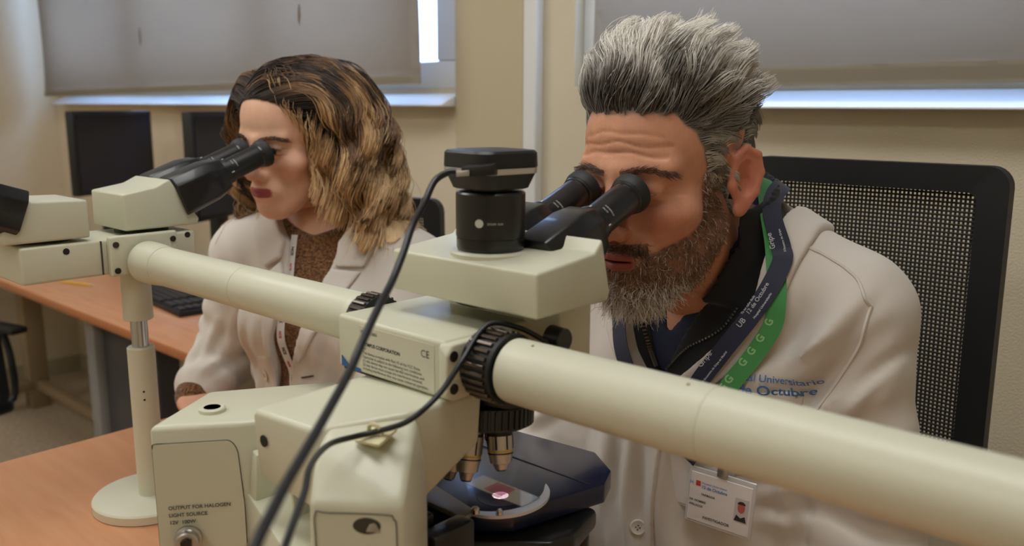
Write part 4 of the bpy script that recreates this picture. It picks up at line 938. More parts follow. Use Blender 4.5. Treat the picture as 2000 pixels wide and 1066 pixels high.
    for s in (1, -1):
        MB().lathe(H.wor([(s*.0315, -.0715, -.001)])[0], H.R@np.array([0, -1, -.25]), [(.013*math.sin(a)-.0, max(.013*math.cos(a), .0002)) for a in [(-PI/2+i*PI/12) for i in range(13)]], 20, False).build('eye', mat('eye_white', (226, 218, 210), .2), body, 180)
    # --- clothes
    def cloth(name, f, m, st, lo, hi, it=2):
        V, Q = nets(f, *[axis_coords([(lo[i], hi[i], st)]) for i in range(3)]); return np_mesh(name, mesh_smooth(V, Q, it, .4), Q, m, body, 180)
    coat = cloth('lab_coat', coat_f, COAT, .0046, (-.86, .58, .46), (-.19, 1.20, 1.24))
    cloth('jacket', jacket_f, mat('black_fleece', (22, 23, 28), .85, sheen=.2, bump=[('noise', 500, .2, .001)]), .004, (-.72, .82, .80), (-.34, 1.14, 1.24))
    NAVY = mat('navy_shirt', (28, 36, 66), .8, bump=[('noise', 700, .15, .0006)])
    cloth('shirt', shirt_f, NAVY, .004, (-.70, .83, .80), (-.36, 1.13, 1.24))
    def add_panel(name, poly, i, o, m, st=.003, base=coat_raw, par=coat, **k):
        (V, Q) = panel(base, O, Rz, poly, i, o, st, **k); return np_mesh(name, V, Q, m, par, 180)
    add_panel('collar', [(.098, 1.205), (.112, 1.215), (.128, 1.195), (.134, 1.165), (.124, 1.108), (.100, 1.101), (.096, 1.085), (.092, 1.10)], -.002, .0075, COAT)
    add_panel('collar', [(-.098, 1.205), (-.112, 1.215), (-.128, 1.195), (-.134, 1.165), (-.124, 1.105), (-.100, 1.098), (-.090, 1.08), (-.090, 1.10)], -.002, .0075, COAT)
    add_panel('lapel', [(.096, 1.092), (.128, 1.096), (.100, 1.03), (.05, .985), (.01, .972), (.002, .98), (.056, 1.036)], -.002, .006, COAT)
    add_panel('lapel', [(-.090, 1.07), (-.118, 1.08), (-.10, 1.03), (-.06, .985), (-.02, .968), (-.016, .978), (-.058, 1.012)], -.002, .006, COAT)
    add_panel('front_placket', [(-.038, .965), (.012, .975), (.008, .60), (-.040, .60)], -.009, .0034, COAT)
    add_panel('chest_pocket', [(.062, .992), (.152, 1.0), (.150, .90), (.068, .89)], -.002, .0026, COAT)
    seam(coat_raw, O, Rz, [(.120, 1.160), (.150, 1.147), (.185, 1.128), (.205, 1.100)], coat, m=COAT, r=.0022)
    seam(coat_raw, O, Rz, [(.205, 1.100), (.200, 1.06), (.184, 1.02), (.160, .965)], coat, m=COAT, r=.0022)
    for zz in (.806, .69): button(coat_raw, O, Rz, -.014, zz, BTNW, coat, .0098)
    BLUE = mat('blue_print', (74, 122, 190), .8)
    text_cloth('Hospital Universitario', .0108, .0700, 1.0065, 2, coat_raw, O, Rz, BLUE, coat, .0032, .00012)
    text_cloth('12 de Octubre', .0150, .0700, .9920, 2, coat_raw, O, Rz, BLUE, coat, .0032, .0003)
    # jacket zip: two rows of small metal teeth
    ZIP = mat('zip_teeth', (150, 146, 140), .3, metal=.8)
    for pts in ([(-.006, 1.0), (.016, 1.028), (.052, 1.056), (.074, 1.10)], [(-.022, 1.0), (-.036, 1.02), (-.066, 1.066), (-.077, 1.12)]):
        P = np.array([tuple(p) for p in catmull([(a, 0, b) for a, b in pts], 12)]); Wp = ray_y(jacket_raw, O, Rz, P[:, 0], P[:, 2]); Wp = Wp+grad(jacket_raw, Wp)*.001; m = MB()
        for a, b in zip(Wp[:-1], Wp[1:]):
            t = Vector(b-a).normalized(); m.box((-.0024, -.001, -.0008), (.0024, .001, .0012), 0, 1, Matrix.Translation(Vector(a)) @ t.to_track_quat('Y', 'Z').to_matrix().to_4x4())
        o = m.build('zip_teeth', ZIP, body, 0, 'stuff')
    # trousers and shoes under the desk
    def trousers(P):
        L = loc(P); d = d_ell(L, (0, .03, .53), (.185, .145, .11))
        for s in (1, -1):
            d = smin(d, d_cone(L, (s*.09, .0, .53), (s*.13, -.43, .53), .088, .066), .04); d = smin(d, d_cone(L, (s*.13, -.43, .53), (s*.13, -.40, .09), .064, .050), .03)
        return np.maximum(d, .07-L[:, 2])
    cloth('trousers', trousers, mat('dark_trousers', (44, 48, 60), .9), .010, (-.80, .45, .05), (-.26, 1.18, .68))
    for s in (1, -1):
        cx_ = O[0]+s*.13
        Vx, Qx = nets(lambda P: np.maximum(smin(d_ell(P, (cx_, .53, .035), (.046, .13, .05)), d_cone(P, (cx_, .585, .05), (cx_, .585, .11), .045, .042), .03), .001-P[:, 2]), axis_coords([(cx_-.07, cx_+.07, .006)]), axis_coords([(.38, .69, .006)]), axis_coords([(-.01, .16, .006)]))
        np_mesh('shoe', Vx, Qx, BLKM, body, 180)
    # --- hair
    nrm = grad(lambda P: head_sdf(P, H.q), hv.astype(f32))
    def sample(mask, n): i = np.nonzero(mask)[0]; return RNG.choice(i, n, replace=n > len(i))
    def grow(idx, ln, d0, d1, k, bend=1.0, wave=0.0, wk=60, lift=.0):
        p = hv[idx]+nrm[idx]*lift; n = len(idx); out = [p]; ph = smooth_noise(hv[idx].astype(f32), 55, 9)*3
        side = np.cross(d1, nrm[idx]); side /= np.linalg.norm(side, axis=1, keepdims=True)+1e-9
        for j in range(1, k):
            t = (j/(k-1))**bend; d = d0*(1-t)+d1*t; d = d+side*(wave*np.sin(wk*ln*j/(k-1)+ph))[:, None]; d /= np.linalg.norm(d, axis=1, keepdims=True)+1e-9
            p = p+d*(ln/(k-1))[:, None]
            e = head_sdf(p.astype(f32), H.q); bad = e < .002
            if bad.any(): p = p+np.where(bad, .002-e, 0)[:, None]*nrm[idx]
            out.append(p)
        return np.stack(out, 1)
    idx = sample((hm > .5) & ~((ax_ > .0735) & (y > -.012) & (y < .052) & (z < .036)), 13000); r0 = hv[idx]; n0 = nrm[idx]; N = len(idx)
    top = sst(r0[:, 2], .045, .085)*sst(-r0[:, 1], -.085, -.02); fr = sst(-r0[:, 1], -.02, .065)*top
    clump = smooth_noise(r0.astype(f32), 90, 21); clump2 = smooth_noise(r0.astype(f32), 160, 22)
    ln = .017+.016*sst(r0[:, 2], .0, .06)+.024*top+.022*fr; ln = ln*(1+.16*clump+RNG.normal(size=N)*.06)
    low = sst(-r0[:, 2], -.02, .02); ln *= (1-.5*low)
    j = RNG.normal(size=(N, 3))*.10; lat = np.sign(r0[:, 0])*np.abs(r0[:, 0])/.07
    bk = sst(r0[:, 1], .015, .085); d0 = n0*((.16+.50*top)*(1-.55*bk))[:, None] + np.stack([.10*lat*top+.18*clump, .80*(1-top)+.05*top-.22*fr, (.22*(1-top)+.75*top)*(1-.8*bk)-.5*low], 1) + j
    d1 = np.stack([.05*lat*top+.30*clump2-.10*fr, .9+.2*top, .02+.10*top-.25*(1-top)-.3*low-.60*bk], 1) + n0*((.10*top)*(1-bk)-.10*bk)[:, None] - np.stack([.30*lat*(1-top), 0*lat, 0*lat], 1) + j
    S1 = grow(idx, ln, d0, d1, 10, .8, .30, 75)
    S1, gid = clumped(S1, r0, 520, .66, 5, .7); tone = np.random.default_rng(6).random(N)[gid]
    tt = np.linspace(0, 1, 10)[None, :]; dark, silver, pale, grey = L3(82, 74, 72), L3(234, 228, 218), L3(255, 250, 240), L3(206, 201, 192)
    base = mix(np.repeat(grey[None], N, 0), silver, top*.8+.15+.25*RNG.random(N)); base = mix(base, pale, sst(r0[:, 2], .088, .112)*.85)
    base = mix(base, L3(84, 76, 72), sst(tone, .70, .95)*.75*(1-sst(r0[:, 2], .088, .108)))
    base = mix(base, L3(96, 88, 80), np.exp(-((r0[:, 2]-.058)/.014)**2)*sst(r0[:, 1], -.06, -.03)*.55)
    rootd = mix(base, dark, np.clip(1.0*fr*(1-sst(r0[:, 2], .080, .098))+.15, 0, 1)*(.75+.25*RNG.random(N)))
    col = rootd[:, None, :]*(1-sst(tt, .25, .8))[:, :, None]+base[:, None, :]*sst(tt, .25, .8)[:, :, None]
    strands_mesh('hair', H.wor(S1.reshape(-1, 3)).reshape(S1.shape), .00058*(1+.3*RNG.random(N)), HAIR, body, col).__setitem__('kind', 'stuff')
    # --- beard, moustache and eyebrows
    idx = sample((beard > .45), 6000); r0 = hv[idx]; N = len(idx); chin = sst(-r0[:, 2], .088, .112)*sst(-r0[:, 1], .02, .06); must = (r0[:, 2] > -.067) & (r0[:, 1] < -.07) & (np.abs(r0[:, 0]) < .032)
    ln = (.0066+.0105*chin+.004*sst(-r0[:, 2], .07, .1))*(1+RNG.normal(size=N)*.22); ln[must] = .0085; jt = RNG.normal(size=(N, 3))*.42
    d0 = nrm[idx]*.75+np.stack([np.sign(r0[:, 0])*.15*must, -.15*chin, -.7+0*chin], 1)+jt; d1 = nrm[idx]*.25+np.stack([np.sign(r0[:, 0])*.7*must, .05+0*chin, -1+0*chin], 1)+jt*1.5
    S2 = grow(idx, ln, d0, d1, 6, 1, .5, 260)
    brown, white = L3(156, 124, 102), L3(250, 244, 234); wt = np.clip(chin*1.15+.12+.7*sst(-r0[:, 2], .085, .12), 0, 1)
    pick = RNG.random(N) < wt*.8; cb = np.where(pick[:, None], white*(.75+.3*RNG.random((N, 1))), brown*(.6+.8*RNG.random((N, 1)))); cb[must] = (L3(104, 84, 72)*(.6+.8*RNG.random((N, 1))))[must]
    strands_mesh('beard', H.wor(S2.reshape(-1, 3)).reshape(S2.shape), np.full(N, .00042), HAIR, body, cb).__setitem__('kind', 'stuff')
    for s in (1, -1):
        bm_ = (np.abs(x*s-.032) < .024) & (y < -.058) & (np.abs(z-(.0175+.003*np.sin((x*s-.012)/.036*PI))) < .0030); idx = sample(bm_, 190); r0 = hv[idx]
        d0 = nrm[idx]*.35+np.stack([s*np.full(len(idx), .8), 0*r0[:, 0], .25-.5*(np.abs(r0[:, 0]) > .04)], 1)+RNG.normal(size=(len(idx), 3))*.15
        Sb = grow(idx, np.full(len(idx), .0085), d0, d0, 4); strands_mesh('eyebrow', H.wor(Sb.reshape(-1, 3)).reshape(Sb.shape), np.full(len(idx), .0003), HAIR, body, np.repeat(L3(74, 58, 50)[None], len(idx), 0)).__setitem__('kind', 'stuff')
    def trunk(P): L = loc(P); return np.minimum(smin(torso(L)-.022, arms(L, .019, .3), .028)-folds(L), ring(L, .084, .080, .006, 1.208, .35))
    return body, O, Rz, coat_raw, trunk, W
man, MO, MR, man_coat, man_trunk, MW = build_man()
# ------------------------------------------------------------------ the woman
def build_woman():
    O = np.array([-1.23, .89, 0]); Rz = Rz3(rad(28)); RzI = Rz.astype(f32)
    H = Head((-1.239, .8275, 1.2537), rad(12), rad(9), rad(2.5), .95, dict(jaw=.90, nose=.96, brow=.72, lip=.74, smile=.0035, neck=.88, mouth=.0005, skull=.89, lid=.0022, slit=.0058, fold=False, ny=.060))
    loc = lambda P: (P-V3(O))@RzI
    def tl(p): return np.array([Rz.T[0, :2]@(np.array(p[:2])-O[:2]), Rz.T[1, :2]@(np.array(p[:2])-O[:2]), p[2]])
    S = {1: (.138, .020, 1.028), -1: (-.160, .008, 1.045)}; E = {1: tl((-1.03, .84, .82)), -1: tl((-1.462, .815, .850))}; W = {1: tl((-1.09, .68, .80)), -1: tl((-1.405, .712, .800))}
    nb = H.wor([(0, .04, -.12)])[0]
    def torso(L):
        d = d_ell(L, (0, .005, .965), (.142, .098, .175)); d = smin(d, d_ell(L, (0, .0, .79), (.128, .098, .17)), .06); d = smin(d, d_ell(L, (0, .02, .56), (.165, .125, .12)), .06)
        for s in (1, -1):
            d = smin(d, d_ell(L, (s*.062, -.075, .950), (.052, .046, .052)), .04)
            d = smin(d, d_cone(L, (s*.025, .0, 1.098), S[s], .045, .050), .045)
        return d
    def arms(L, r=0.0, to=1.0):
        d = None
        for s in (1, -1):
            a, b, c = np.array(S[s]), np.array(E[s]), np.array(W[s]); c2 = b+(c-b)*to
            e = smin(d_cone(L, a, b, .046+r, .038+r), d_cone(L, b, c2, .038+r, .028+r), .02); d = e if d is None else np.minimum(d, e)
        return d
    def body_f(P): L = loc(P); return smin(torso(L), arms(L), .03)
    def folds(L):
        o = np.zeros(len(L), f32)
        for (c, k, ph, a, R) in ((E[-1]+np.array([.0, 0, .05]), (40, -40, 150), 0, .006, .10), (E[-1]+np.array([.02, -.06, 0]), (-30, 120, 80), 0, .0055, .10), ((-.15, -.04, .99), (130, 30, 30), .6, .005, .10),
                                 ((-.07, -.12, .84), (150, 0, 20), .2, .0045, .14), ((.06, -.12, .82), (140, 0, -20), .9, .0045, .14)):
            q = L-V3(c); w = np.exp(-(q*q).sum(1)/(R*R*.5)); s_ = np.sin(q@V3(k)*.8+ph+1.3*smooth_noise(L, 14, 13)); o += a*w*(np.abs(s_)**.7*np.sign(s_))
        return o+.002*smooth_noise(L, 24, 15)-cloth_lines(L, ((-.148, .95, -.186, .875, .006, .008), (-.196, .925, -.231, .860, .006, .008), (-.15, .89, -.214, .835, .007, .009), (-.154, 1.0, -.146, .93, .004, .007), (-.094, .96, -.121, .83, .005, .009), (-.128, .945, -.140, .82, .007, .007), (-.06, .965, -.075, .89, .0035, .009), (.055, .955, .012, .84, .004, .010), (-.24, .90, -.26, .84, .005, .008)))
    def coat_raw(P):
        L = loc(P); b = smin(torso(L)-.017, arms(L, .021, .78), .028); b = smin(b, d_ell(L, (0, -.03, .56), (.185, .18, .10)), .04); return b-folds(L)
    Vc = [(-.080, .70), (-.062, .828), (-.052, .874), (-.048, .936), (-.034, .98), (-.030, 1.016), (-.036, 1.085), (-.075, 1.13), (-.08, 1.3), (.09, 1.3), (.085, 1.13), (.052, 1.088), (.042, 1.054), (.026, 1.020), (-.006, .939), (-.026, .876), (-.034, .828), (-.046, .70)]
    def coat_f(P):
        L = loc(P); d = coat_raw(P); d = np.maximum(d, -(np.maximum(poly2d(L[:, 0], L[:, 2], Vc), L[:, 1]-.02)).astype(f32)); d = np.maximum(d, L[:, 2]-1.165)
        d = np.maximum(d, -d_cone(L, (0, .0, 1.08), (0, -.01, 1.25), .066, .068)); return np.maximum(d, .47-L[:, 2])
    nl = loc(nb[None].astype(f32))[0]
    def sweater_f(P):
        L = loc(P); d = smin(torso(L)-.006, arms(L, .008, .985), .02); c = d_cone(L, (0, .0, 1.07), (float(nl[0]), float(nl[1]), 1.14), .062, .056); d = smin(d, np.maximum(np.abs(c)-.004, np.maximum(L[:, 2]-(1.112+.45*(L[:, 1]+.0)), 1.06-L[:, 2])), .012)
        d = np.maximum(d, L[:, 2]-(1.112+.30*np.minimum(L[:, 1]+.02, 0)+.25*np.abs(L[:, 0])))
        d = np.maximum(d, -np.maximum(d_cone(L, (0, .0, 1.085), (float(nl[0]), float(nl[1]), 1.22), .052, .052), -.1)); return np.maximum(d, .62-L[:, 2])
    # body
    hv, hq = H.mesh(.002); x, y, z = hv[:, 0], hv[:, 1], hv[:, 2]; ax_ = np.abs(x); base = L3(230, 182, 154)
    skin = np.repeat(base[None], len(hv), 0)
    skin = mix(skin, L3(214, 138, 118),   .32*np.exp(-(((ax_-.048)/.02)**2+((z+.032)/.02)**2)) + .4*np.exp(-((x/.016)**2+((z+.035)/.02)**2))*(y < -.085))
    skin = mix(skin, L3(150, 104, 90), np.exp(-(((ax_-.032)/.018)**2+((z-.004)/.008)**2))*(y < -.06)*.55)
    skin = skin*(1+.04*smooth_noise(hv.astype(f32), 130, 51)+.03*smooth_noise(hv.astype(f32), 420, 52))[:, None]
    lips = np.exp(-((x/.0255)**4+((z+.0712)/.0092)**4))*(y < -.078); skin = mix(skin, L3(166, 82, 84), sst(lips, .3, .6))
    lash = np.exp(-(((ax_-.032)/.015)**4+((z-.0022)/.0014)**2))+.7*np.exp(-(((ax_-.034)/.013)**4+((z+.0078)/.0010)**2))*(y < -.068); skin = mix(skin, L3(36, 26, 24), lash*.95)
    hl = np.interp(y, [-.095, -.075, -.055, -.042, -.03, -.01, .03, .06, .12], [.088, .080, .058, .022, -.004, -.010, -.012, -.05, -.06])
    hm = sst(z-hl, -.003, .004); hm = np.where((ax_ > .074) & (y < .05) & (z < .03), 0, hm); skin = mix(skin, L3(58, 44, 38), hm)
    Vb, Qb = nets(body_f, axis_coords([(-1.55, -.92, .009)]), axis_coords([(.52, 1.10, .009)]), axis_coords([(.45, 1.16, .009)]))
    parts = [(H.wor(hv), hq, skin), (Vb, Qb, np.repeat(base[None], len(Vb), 0))]
    for s, d, up, cu in ((-1, (.97, -.24, -.10), (-.1, 0, .95), .30), (1, (-.35, -.85, -.02), (.3, 0, .9), .5)):
        w = np.array(W[s])@Rz.T+O; V, Q = hand_mesh(w, d, up, s, cu); parts.append((V, Q, np.repeat(L3(218, 162, 136)[None], len(V), 0)))
    V, Q, c = cat_mesh(parts); body = np_mesh('person', V, Q, skin_mat('skin_woman'), None, 180, c)
    tag(body, 'person with wavy shoulder-length brown hair in a white lab coat, at the far eyepieces', 'person')
    for s in (1, -1):
        b = bmesh.new(); bmesh.ops.create_uvsphere(b, u_segments=24, v_segments=16, radius=.0132*.98); me = bpy.data.meshes.new('eye'); b.to_mesh(me); b.free()
        co = np.array([v.co[:] for v in me.vertices]); g = np.array([-.05, -1, -.16]); g /= np.linalg.norm(g); ca = (co/np.linalg.norm(co, axis=1, keepdims=True))@g
        ec = np.where((ca > .94)[:, None], L3(22, 14, 10), np.where((ca > .74)[:, None], L3(70, 44, 26), L3(232, 222, 214)))
        a = me.color_attributes.new('Col', 'FLOAT_COLOR', 'POINT'); a.data.foreach_set('color', np.concatenate([ec, np.ones((len(co), 1))], 1).astype(np.float32).ravel())
        Rl = co@H.R.T+H.wor([(s*.0315, -.0712, -.001)])[0]
        for v, p in zip(me.vertices, Rl): v.co = p
        mesh_obj('eye', me, mat('eye_ball', (255, 255, 255), .12, attr='Col'), body, 180)
    def cloth(name, f, m, st, lo, hi, it=2):
        V, Q = nets(f, *[axis_coords([(lo[i], hi[i], st)]) for i in range(3)]); return np_mesh(name, mesh_smooth(V, Q, it, .4), Q, m, body, 180)
    coat = cloth('lab_coat', coat_f, COAT, .0046, (-1.56, .54, .46), (-.90, 1.12, 1.19))
    KNIT = mat('brown_knit', (150, 108, 70), .95, spec=.1, sheen=.3, noise=(230, (88, 58, 38), .35, .65), bump=[('voronoi', 260, .9, .004), ('noise', 120, .5, .003)])
    cloth('sweater', sweater_f, KNIT, .0045, (-1.52, .56, .60), (-.94, 1.08, 1.19))
    def add_panel(name, poly, i, o, st=.003): V, Q = panel(coat_raw, O, Rz, poly, i, o, st); return np_mesh(name, V, Q, COAT, coat, 180)
    add_panel('collar', [(-.040, 1.092), (-.075, 1.135), (-.105, 1.13), (-.118, 1.10), (-.078, 1.045), (-.046, 1.062)], -.002, .0080)
    add_panel('lapel', [(-.046, 1.058), (-.076, 1.035), (-.072, 1.012), (-.062, .95), (-.060, .90), (-.050, .90), (-.046, .94), (-.033, .98), (-.029, 1.016)], -.002, .0055)
    add_panel('collar', [(.052, 1.092), (.080, 1.135), (.108, 1.125), (.108, 1.085), (.096, 1.052), (.050, 1.052)], -.002, .0080)
    add_panel('lapel', [(.044, 1.050), (.092, 1.045), (.060, .99), (.020, .93), (-.008, .89), (-.012, .91), (.004, .955), (.026, 1.016)], -.002, .0055)
    add_panel('front_placket', [(-.085, .90), (-.052, .905), (-.066, .60), (-.10, .60)], -.009, .0032)
    button(coat_raw, O, Rz, -.077, .862, BTN, coat, .0105)
    bh = ray_y(coat_raw, O, Rz, np.linspace(-.004, .016, 6), np.linspace(.868, .872, 6)); bh = bh+grad(coat_raw, bh)*.0006; MB().tube([tuple(p) for p in bh], .0016, 6).build('button_hole', GROOVE, coat)
    def trousers(P):
        L = loc(P); d = d_ell(L, (0, .02, .54), (.165, .125, .11))
        for s in (1, -1): d = smin(d, d_cone(L, (s*.08, -.01, .53), (s*.09, -.40, .53), .078, .058), .04); d = smin(d, d_cone(L, (s*.09, -.40, .53), (s*.09, -.36, .09), .056, .042), .03)
        return np.maximum(d, .07-L[:, 2])
    cloth('trousers', trousers, MATS['dark_trousers'], .010, (-1.56, .34, .05), (-.80, 1.06, .68))
    for s in (1, -1):
        a = np.array([s*.09, -.36, 0])@Rz.T+O; b2 = np.array([s*.09, -.46, 0])@Rz.T+O
        Vx, Qx = nets(lambda P: np.maximum(smin(d_cone(P, (a[0], a[1], .04), (b2[0], b2[1], .03), .042, .034), d_cone(P, (a[0], a[1], .05), (a[0], a[1], .11), .040, .038), .03), .001-P[:, 2]), axis_coords([(a[0]-.12, a[0]+.16, .006)]), axis_coords([(a[1]-.20, a[1]+.09, .006)]), axis_coords([(-.01, .16, .006)]))
        np_mesh('shoe', Vx, Qx, BLKM, body, 180)
    # hair: locks flowing from a parting, hanging in waves to the shoulders
    nrm = grad(lambda P: head_sdf(P, H.q), hv.astype(f32)); idx = RNG.choice(np.nonzero(hm > .5)[0], 8200); r0 = hv[idx]; N = len(idx); K = 30
    part = -.046
    side = np.where(r0[:, 0] > part, 1.0, -1.0); clump = smooth_noise(r0.astype(f32), 70, 31); clump2 = smooth_noise(r0.astype(f32), 120, 32); ph = clump*2.6+side*.8; topness = sst(r0[:, 2], .03, .11)
    end_z = (-.188-.012*clump-.020*RNG.random(N)-.02*sst(r0[:, 1], 0, .08)); back = sst(r0[:, 1], .0, .09); off = .003+(.018-.013*back)*topness*(.25+.75*RNG.random(N))+.005*clump*topness+.006*RNG.random(N)
    p = r0+nrm[idx]*.002; out = [p]; arc_len = np.maximum(.03, (r0[:, 2]-end_z)*1.02+.055*topness+.01); stp = arc_len/(K-1)
    def hull_f(Q, o):
        d = d_ell(Q, (0, .0070, .042), (.0740, .0865, .081)); d = smin(d, d_ell(Q, (0, -.028, -.04), (.058, .055, .078)), .03)
        d = smin(d, d_cone(Q, (0, .026, -.055), (0, .045, -.2), .047, .05), .02)
        return d-o
    front = sst(-r0[:, 1], .0, .06)
    d = np.stack([side*(.55+.5*topness), .40+.52*front+.25*np.clip(r0[:, 1]/.08, -1, 1), .22*topness], 1)+nrm[idx]*.35
    g = np.stack([side*.05, .05+0*side, -1+0*side], 1)
    for k in range(1, K):
        t = k/(K-1); w = (min(1, t*2.0)*.55*(1-.8*sst(-r0[:, 1], .045, .075)*(1-sst(np.full(N, t), .10, .30))))[:, None]; d = d*(1-w)+g*w; d /= np.linalg.norm(d, axis=1, keepdims=True); p = p+d*stp[:, None]
        for _ in range(2):
            e = hull_f(p.astype(f32), 0)-off*min(1, .35+t*2.2); bad = e < 0
            if bad.any():
                pb = p[bad].astype(f32); gg = np.stack([hull_f(pb+V3(np.eye(3)[i]*.002), 0)-hull_f(pb-V3(np.eye(3)[i]*.002), 0) for i in range(3)], 1); gg /= np.linalg.norm(gg, axis=1, keepdims=True)+1e-9; p[bad] = p[bad]-gg*e[bad][:, None]
        m_ = (p[:, 1] < -.050) & (p[:, 2] < .03) & (side > 0); p[m_, 1] += (-.050-p[m_, 1])*.5
        out.append(p)
    Sx = np.stack(out, 1); tt = np.linspace(0, 1, K); rk = np.random.default_rng(17)
    key = np.concatenate([r0, side[:, None]*.05], 1); gk = rk.choice(N, 54, replace=False); lock = ((key[:, None, :]-key[gk][None])**2).sum(2).argmin(1)
    lph, lwl, lam = rk.uniform(0, 2*PI, 54), rk.uniform(.085, .120, 54), rk.uniform(.013, .023, 54)
    G = Sx[gk][lock]; wl_ = (sst(tt, .15, .9)*.45)[None, :, None]; Sx = G+(Sx-G)*(1-wl_)
    s_ = np.cumsum(np.repeat(stp[:, None], K, 1), 1); arg = (s_-s_[:, -1:])*2*PI/lwl[lock][:, None]+lph[lock][:, None]+.35*clump2[:, None]
    amp = sst(tt, .22, .55)[None, :]*(lam[lock]*(1+.15*RNG.normal(size=N)))[:, None]
    Sx[:, :, 0] += amp*(np.sin(arg)*.7+.12)*side[:, None]; Sx[:, :, 1] += amp*np.cos(arg+.5)*1.1; Sx += (RNG.normal(size=(N, 1, 3))*.0026)*sst(tt, .1, .9)[None, :, None]
    ltone = rk.random(54)[lock]
    Sx, gid = clumped(Sx, r0, 420, .38, 8, .8); gt = np.random.default_rng(4).random(N)[gid]; clv = (gt-.5)
    Sx[:, :, 1] += (.012*clv)[:, None]*tt[None, :]**2
    fly = RNG.random(N) < .07; Sx[fly] += (RNG.normal(size=(fly.sum(), 1, 3))*.012)*tt[None, :, None]
    # keep the face clear: locks stay behind the line from hairline to jaw
    Pf = Sx[:, 2:].reshape(-1, 3).copy(); yl = np.interp(Pf[:, 2], [-.25, -.10, -.05, .0, .03, .06, .085, .10], [-.070, -.058, -.050, -.040, -.052, -.066, -.084, -.2])
    yl = yl+.006*np.repeat(RNG.random(N), K-2); Pf[:, 1] = np.maximum(Pf[:, 1], yl)
    for _ in range(3):
        e = hull_f(Pf.astype(f32), 0)-.003; bad = (e < 0) & (Pf[:, 2] < .11)
        if bad.any(): Pf[bad, 0] -= np.sign(Pf[bad, 0]+1e-6)*e[bad]*1.1
    Sx[:, 2:] = Pf.reshape(N, K-2, 3)
    Wd = H.wor(Sx.reshape(-1, 3)); cd = coat_raw(Wd.astype(f32)); bad = cd < .003
    if bad.any(): gb = grad(coat_raw, Wd[bad]); Wd[bad] += gb*(.003-cd[bad])[:, None]
    Sw = Wd.reshape(N, K, 3)
    c0, c1, c2, c3 = L3(58, 46, 42), L3(150, 114, 82), L3(238, 198, 146), L3(255, 228, 184)
    hi = (smooth_noise(r0.astype(f32), 190, 33)+.35*RNG.normal(size=N)); ts = np.minimum(s_/.29, 1.05); tb = ts-.09+(.16*clump2[:, None]+.10*RNG.normal(size=(N, 1)))*np.minimum(1, ts*2.2)+.20*np.clip(hi-.35, 0, 1)[:, None]*np.minimum(1, ts*2.2)+.34*sst(gt, .62, .9)[:, None]*np.minimum(1, ts*2.5)+.26*(ltone[:, None]-.5)*np.minimum(1, ts*2.2)-.30*sst(-gt, -.36, -.05)[:, None]*np.minimum(1, ts*3)
    col = np.where(True, c0*(1-sst(tb, .05, .38))[:, :, None]+c1*sst(tb, .05, .38)[:, :, None], 0); s2 = sst(tb, .42, .82)[:, :, None]; col = col*(1-s2)+c2*s2; s3 = (sst(tb, .85, 1.2)*.7)[:, :, None]; col = col*(1-s3)+c3*s3
    strands_mesh('hair', Sw, .00072*(1+.35*RNG.random(N)), HAIR, body, col, .5).__setitem__('kind', 'stuff')
    for s in (1, -1):
        bm_ = (np.abs(x*s-.033) < .021) & (y < -.055) & (np.abs(z-(.0165+.0045*np.sin((x*s-.012)/.042*PI))) < .0032); idb = RNG.choice(np.nonzero(bm_)[0], 380); rb = hv[idb]; Nn = nrm[idb]
        d0 = Nn*.15+np.stack([s*np.full(len(idb), .9), 0*rb[:, 0], .2-.5*(np.abs(rb[:, 0]) > .04)], 1); d0 /= np.linalg.norm(d0, axis=1, keepdims=True)
        Sb = np.stack([rb+d0*.007*q+Nn*.0008 for q in (0, .5, 1)], 1); strands_mesh('eyebrow', H.wor(Sb.reshape(-1, 3)).reshape(Sb.shape), np.full(len(idb), .0003), HAIR, body, np.repeat(L3(70, 48, 38)[None], len(idb), 0)).__setitem__('kind', 'stuff')
        # upper lashes
        la = np.linspace(0, 1, 26); rl = np.stack([s*(.019+.026*la), -.0868+.0105*la**2, np.full(26, .0012)], 1); dl = np.stack([s*(.1+.5*la), -.9+0*la, -.25+0*la], 1)
        Sl = np.stack([rl+dl*.007*q for q in (0, .5, 1)], 1); strands_mesh('eyelashes', H.wor(Sl.reshape(-1, 3)).reshape(Sl.shape), np.full(26, .0006), HAIR, body, np.repeat(L3(24, 18, 16)[None], 26, 0)).__setitem__('kind', 'stuff')
    return body, O, Rz, coat_raw, sweater_f
woman, WO, WR, woman_coat, woman_sweater = build_woman()
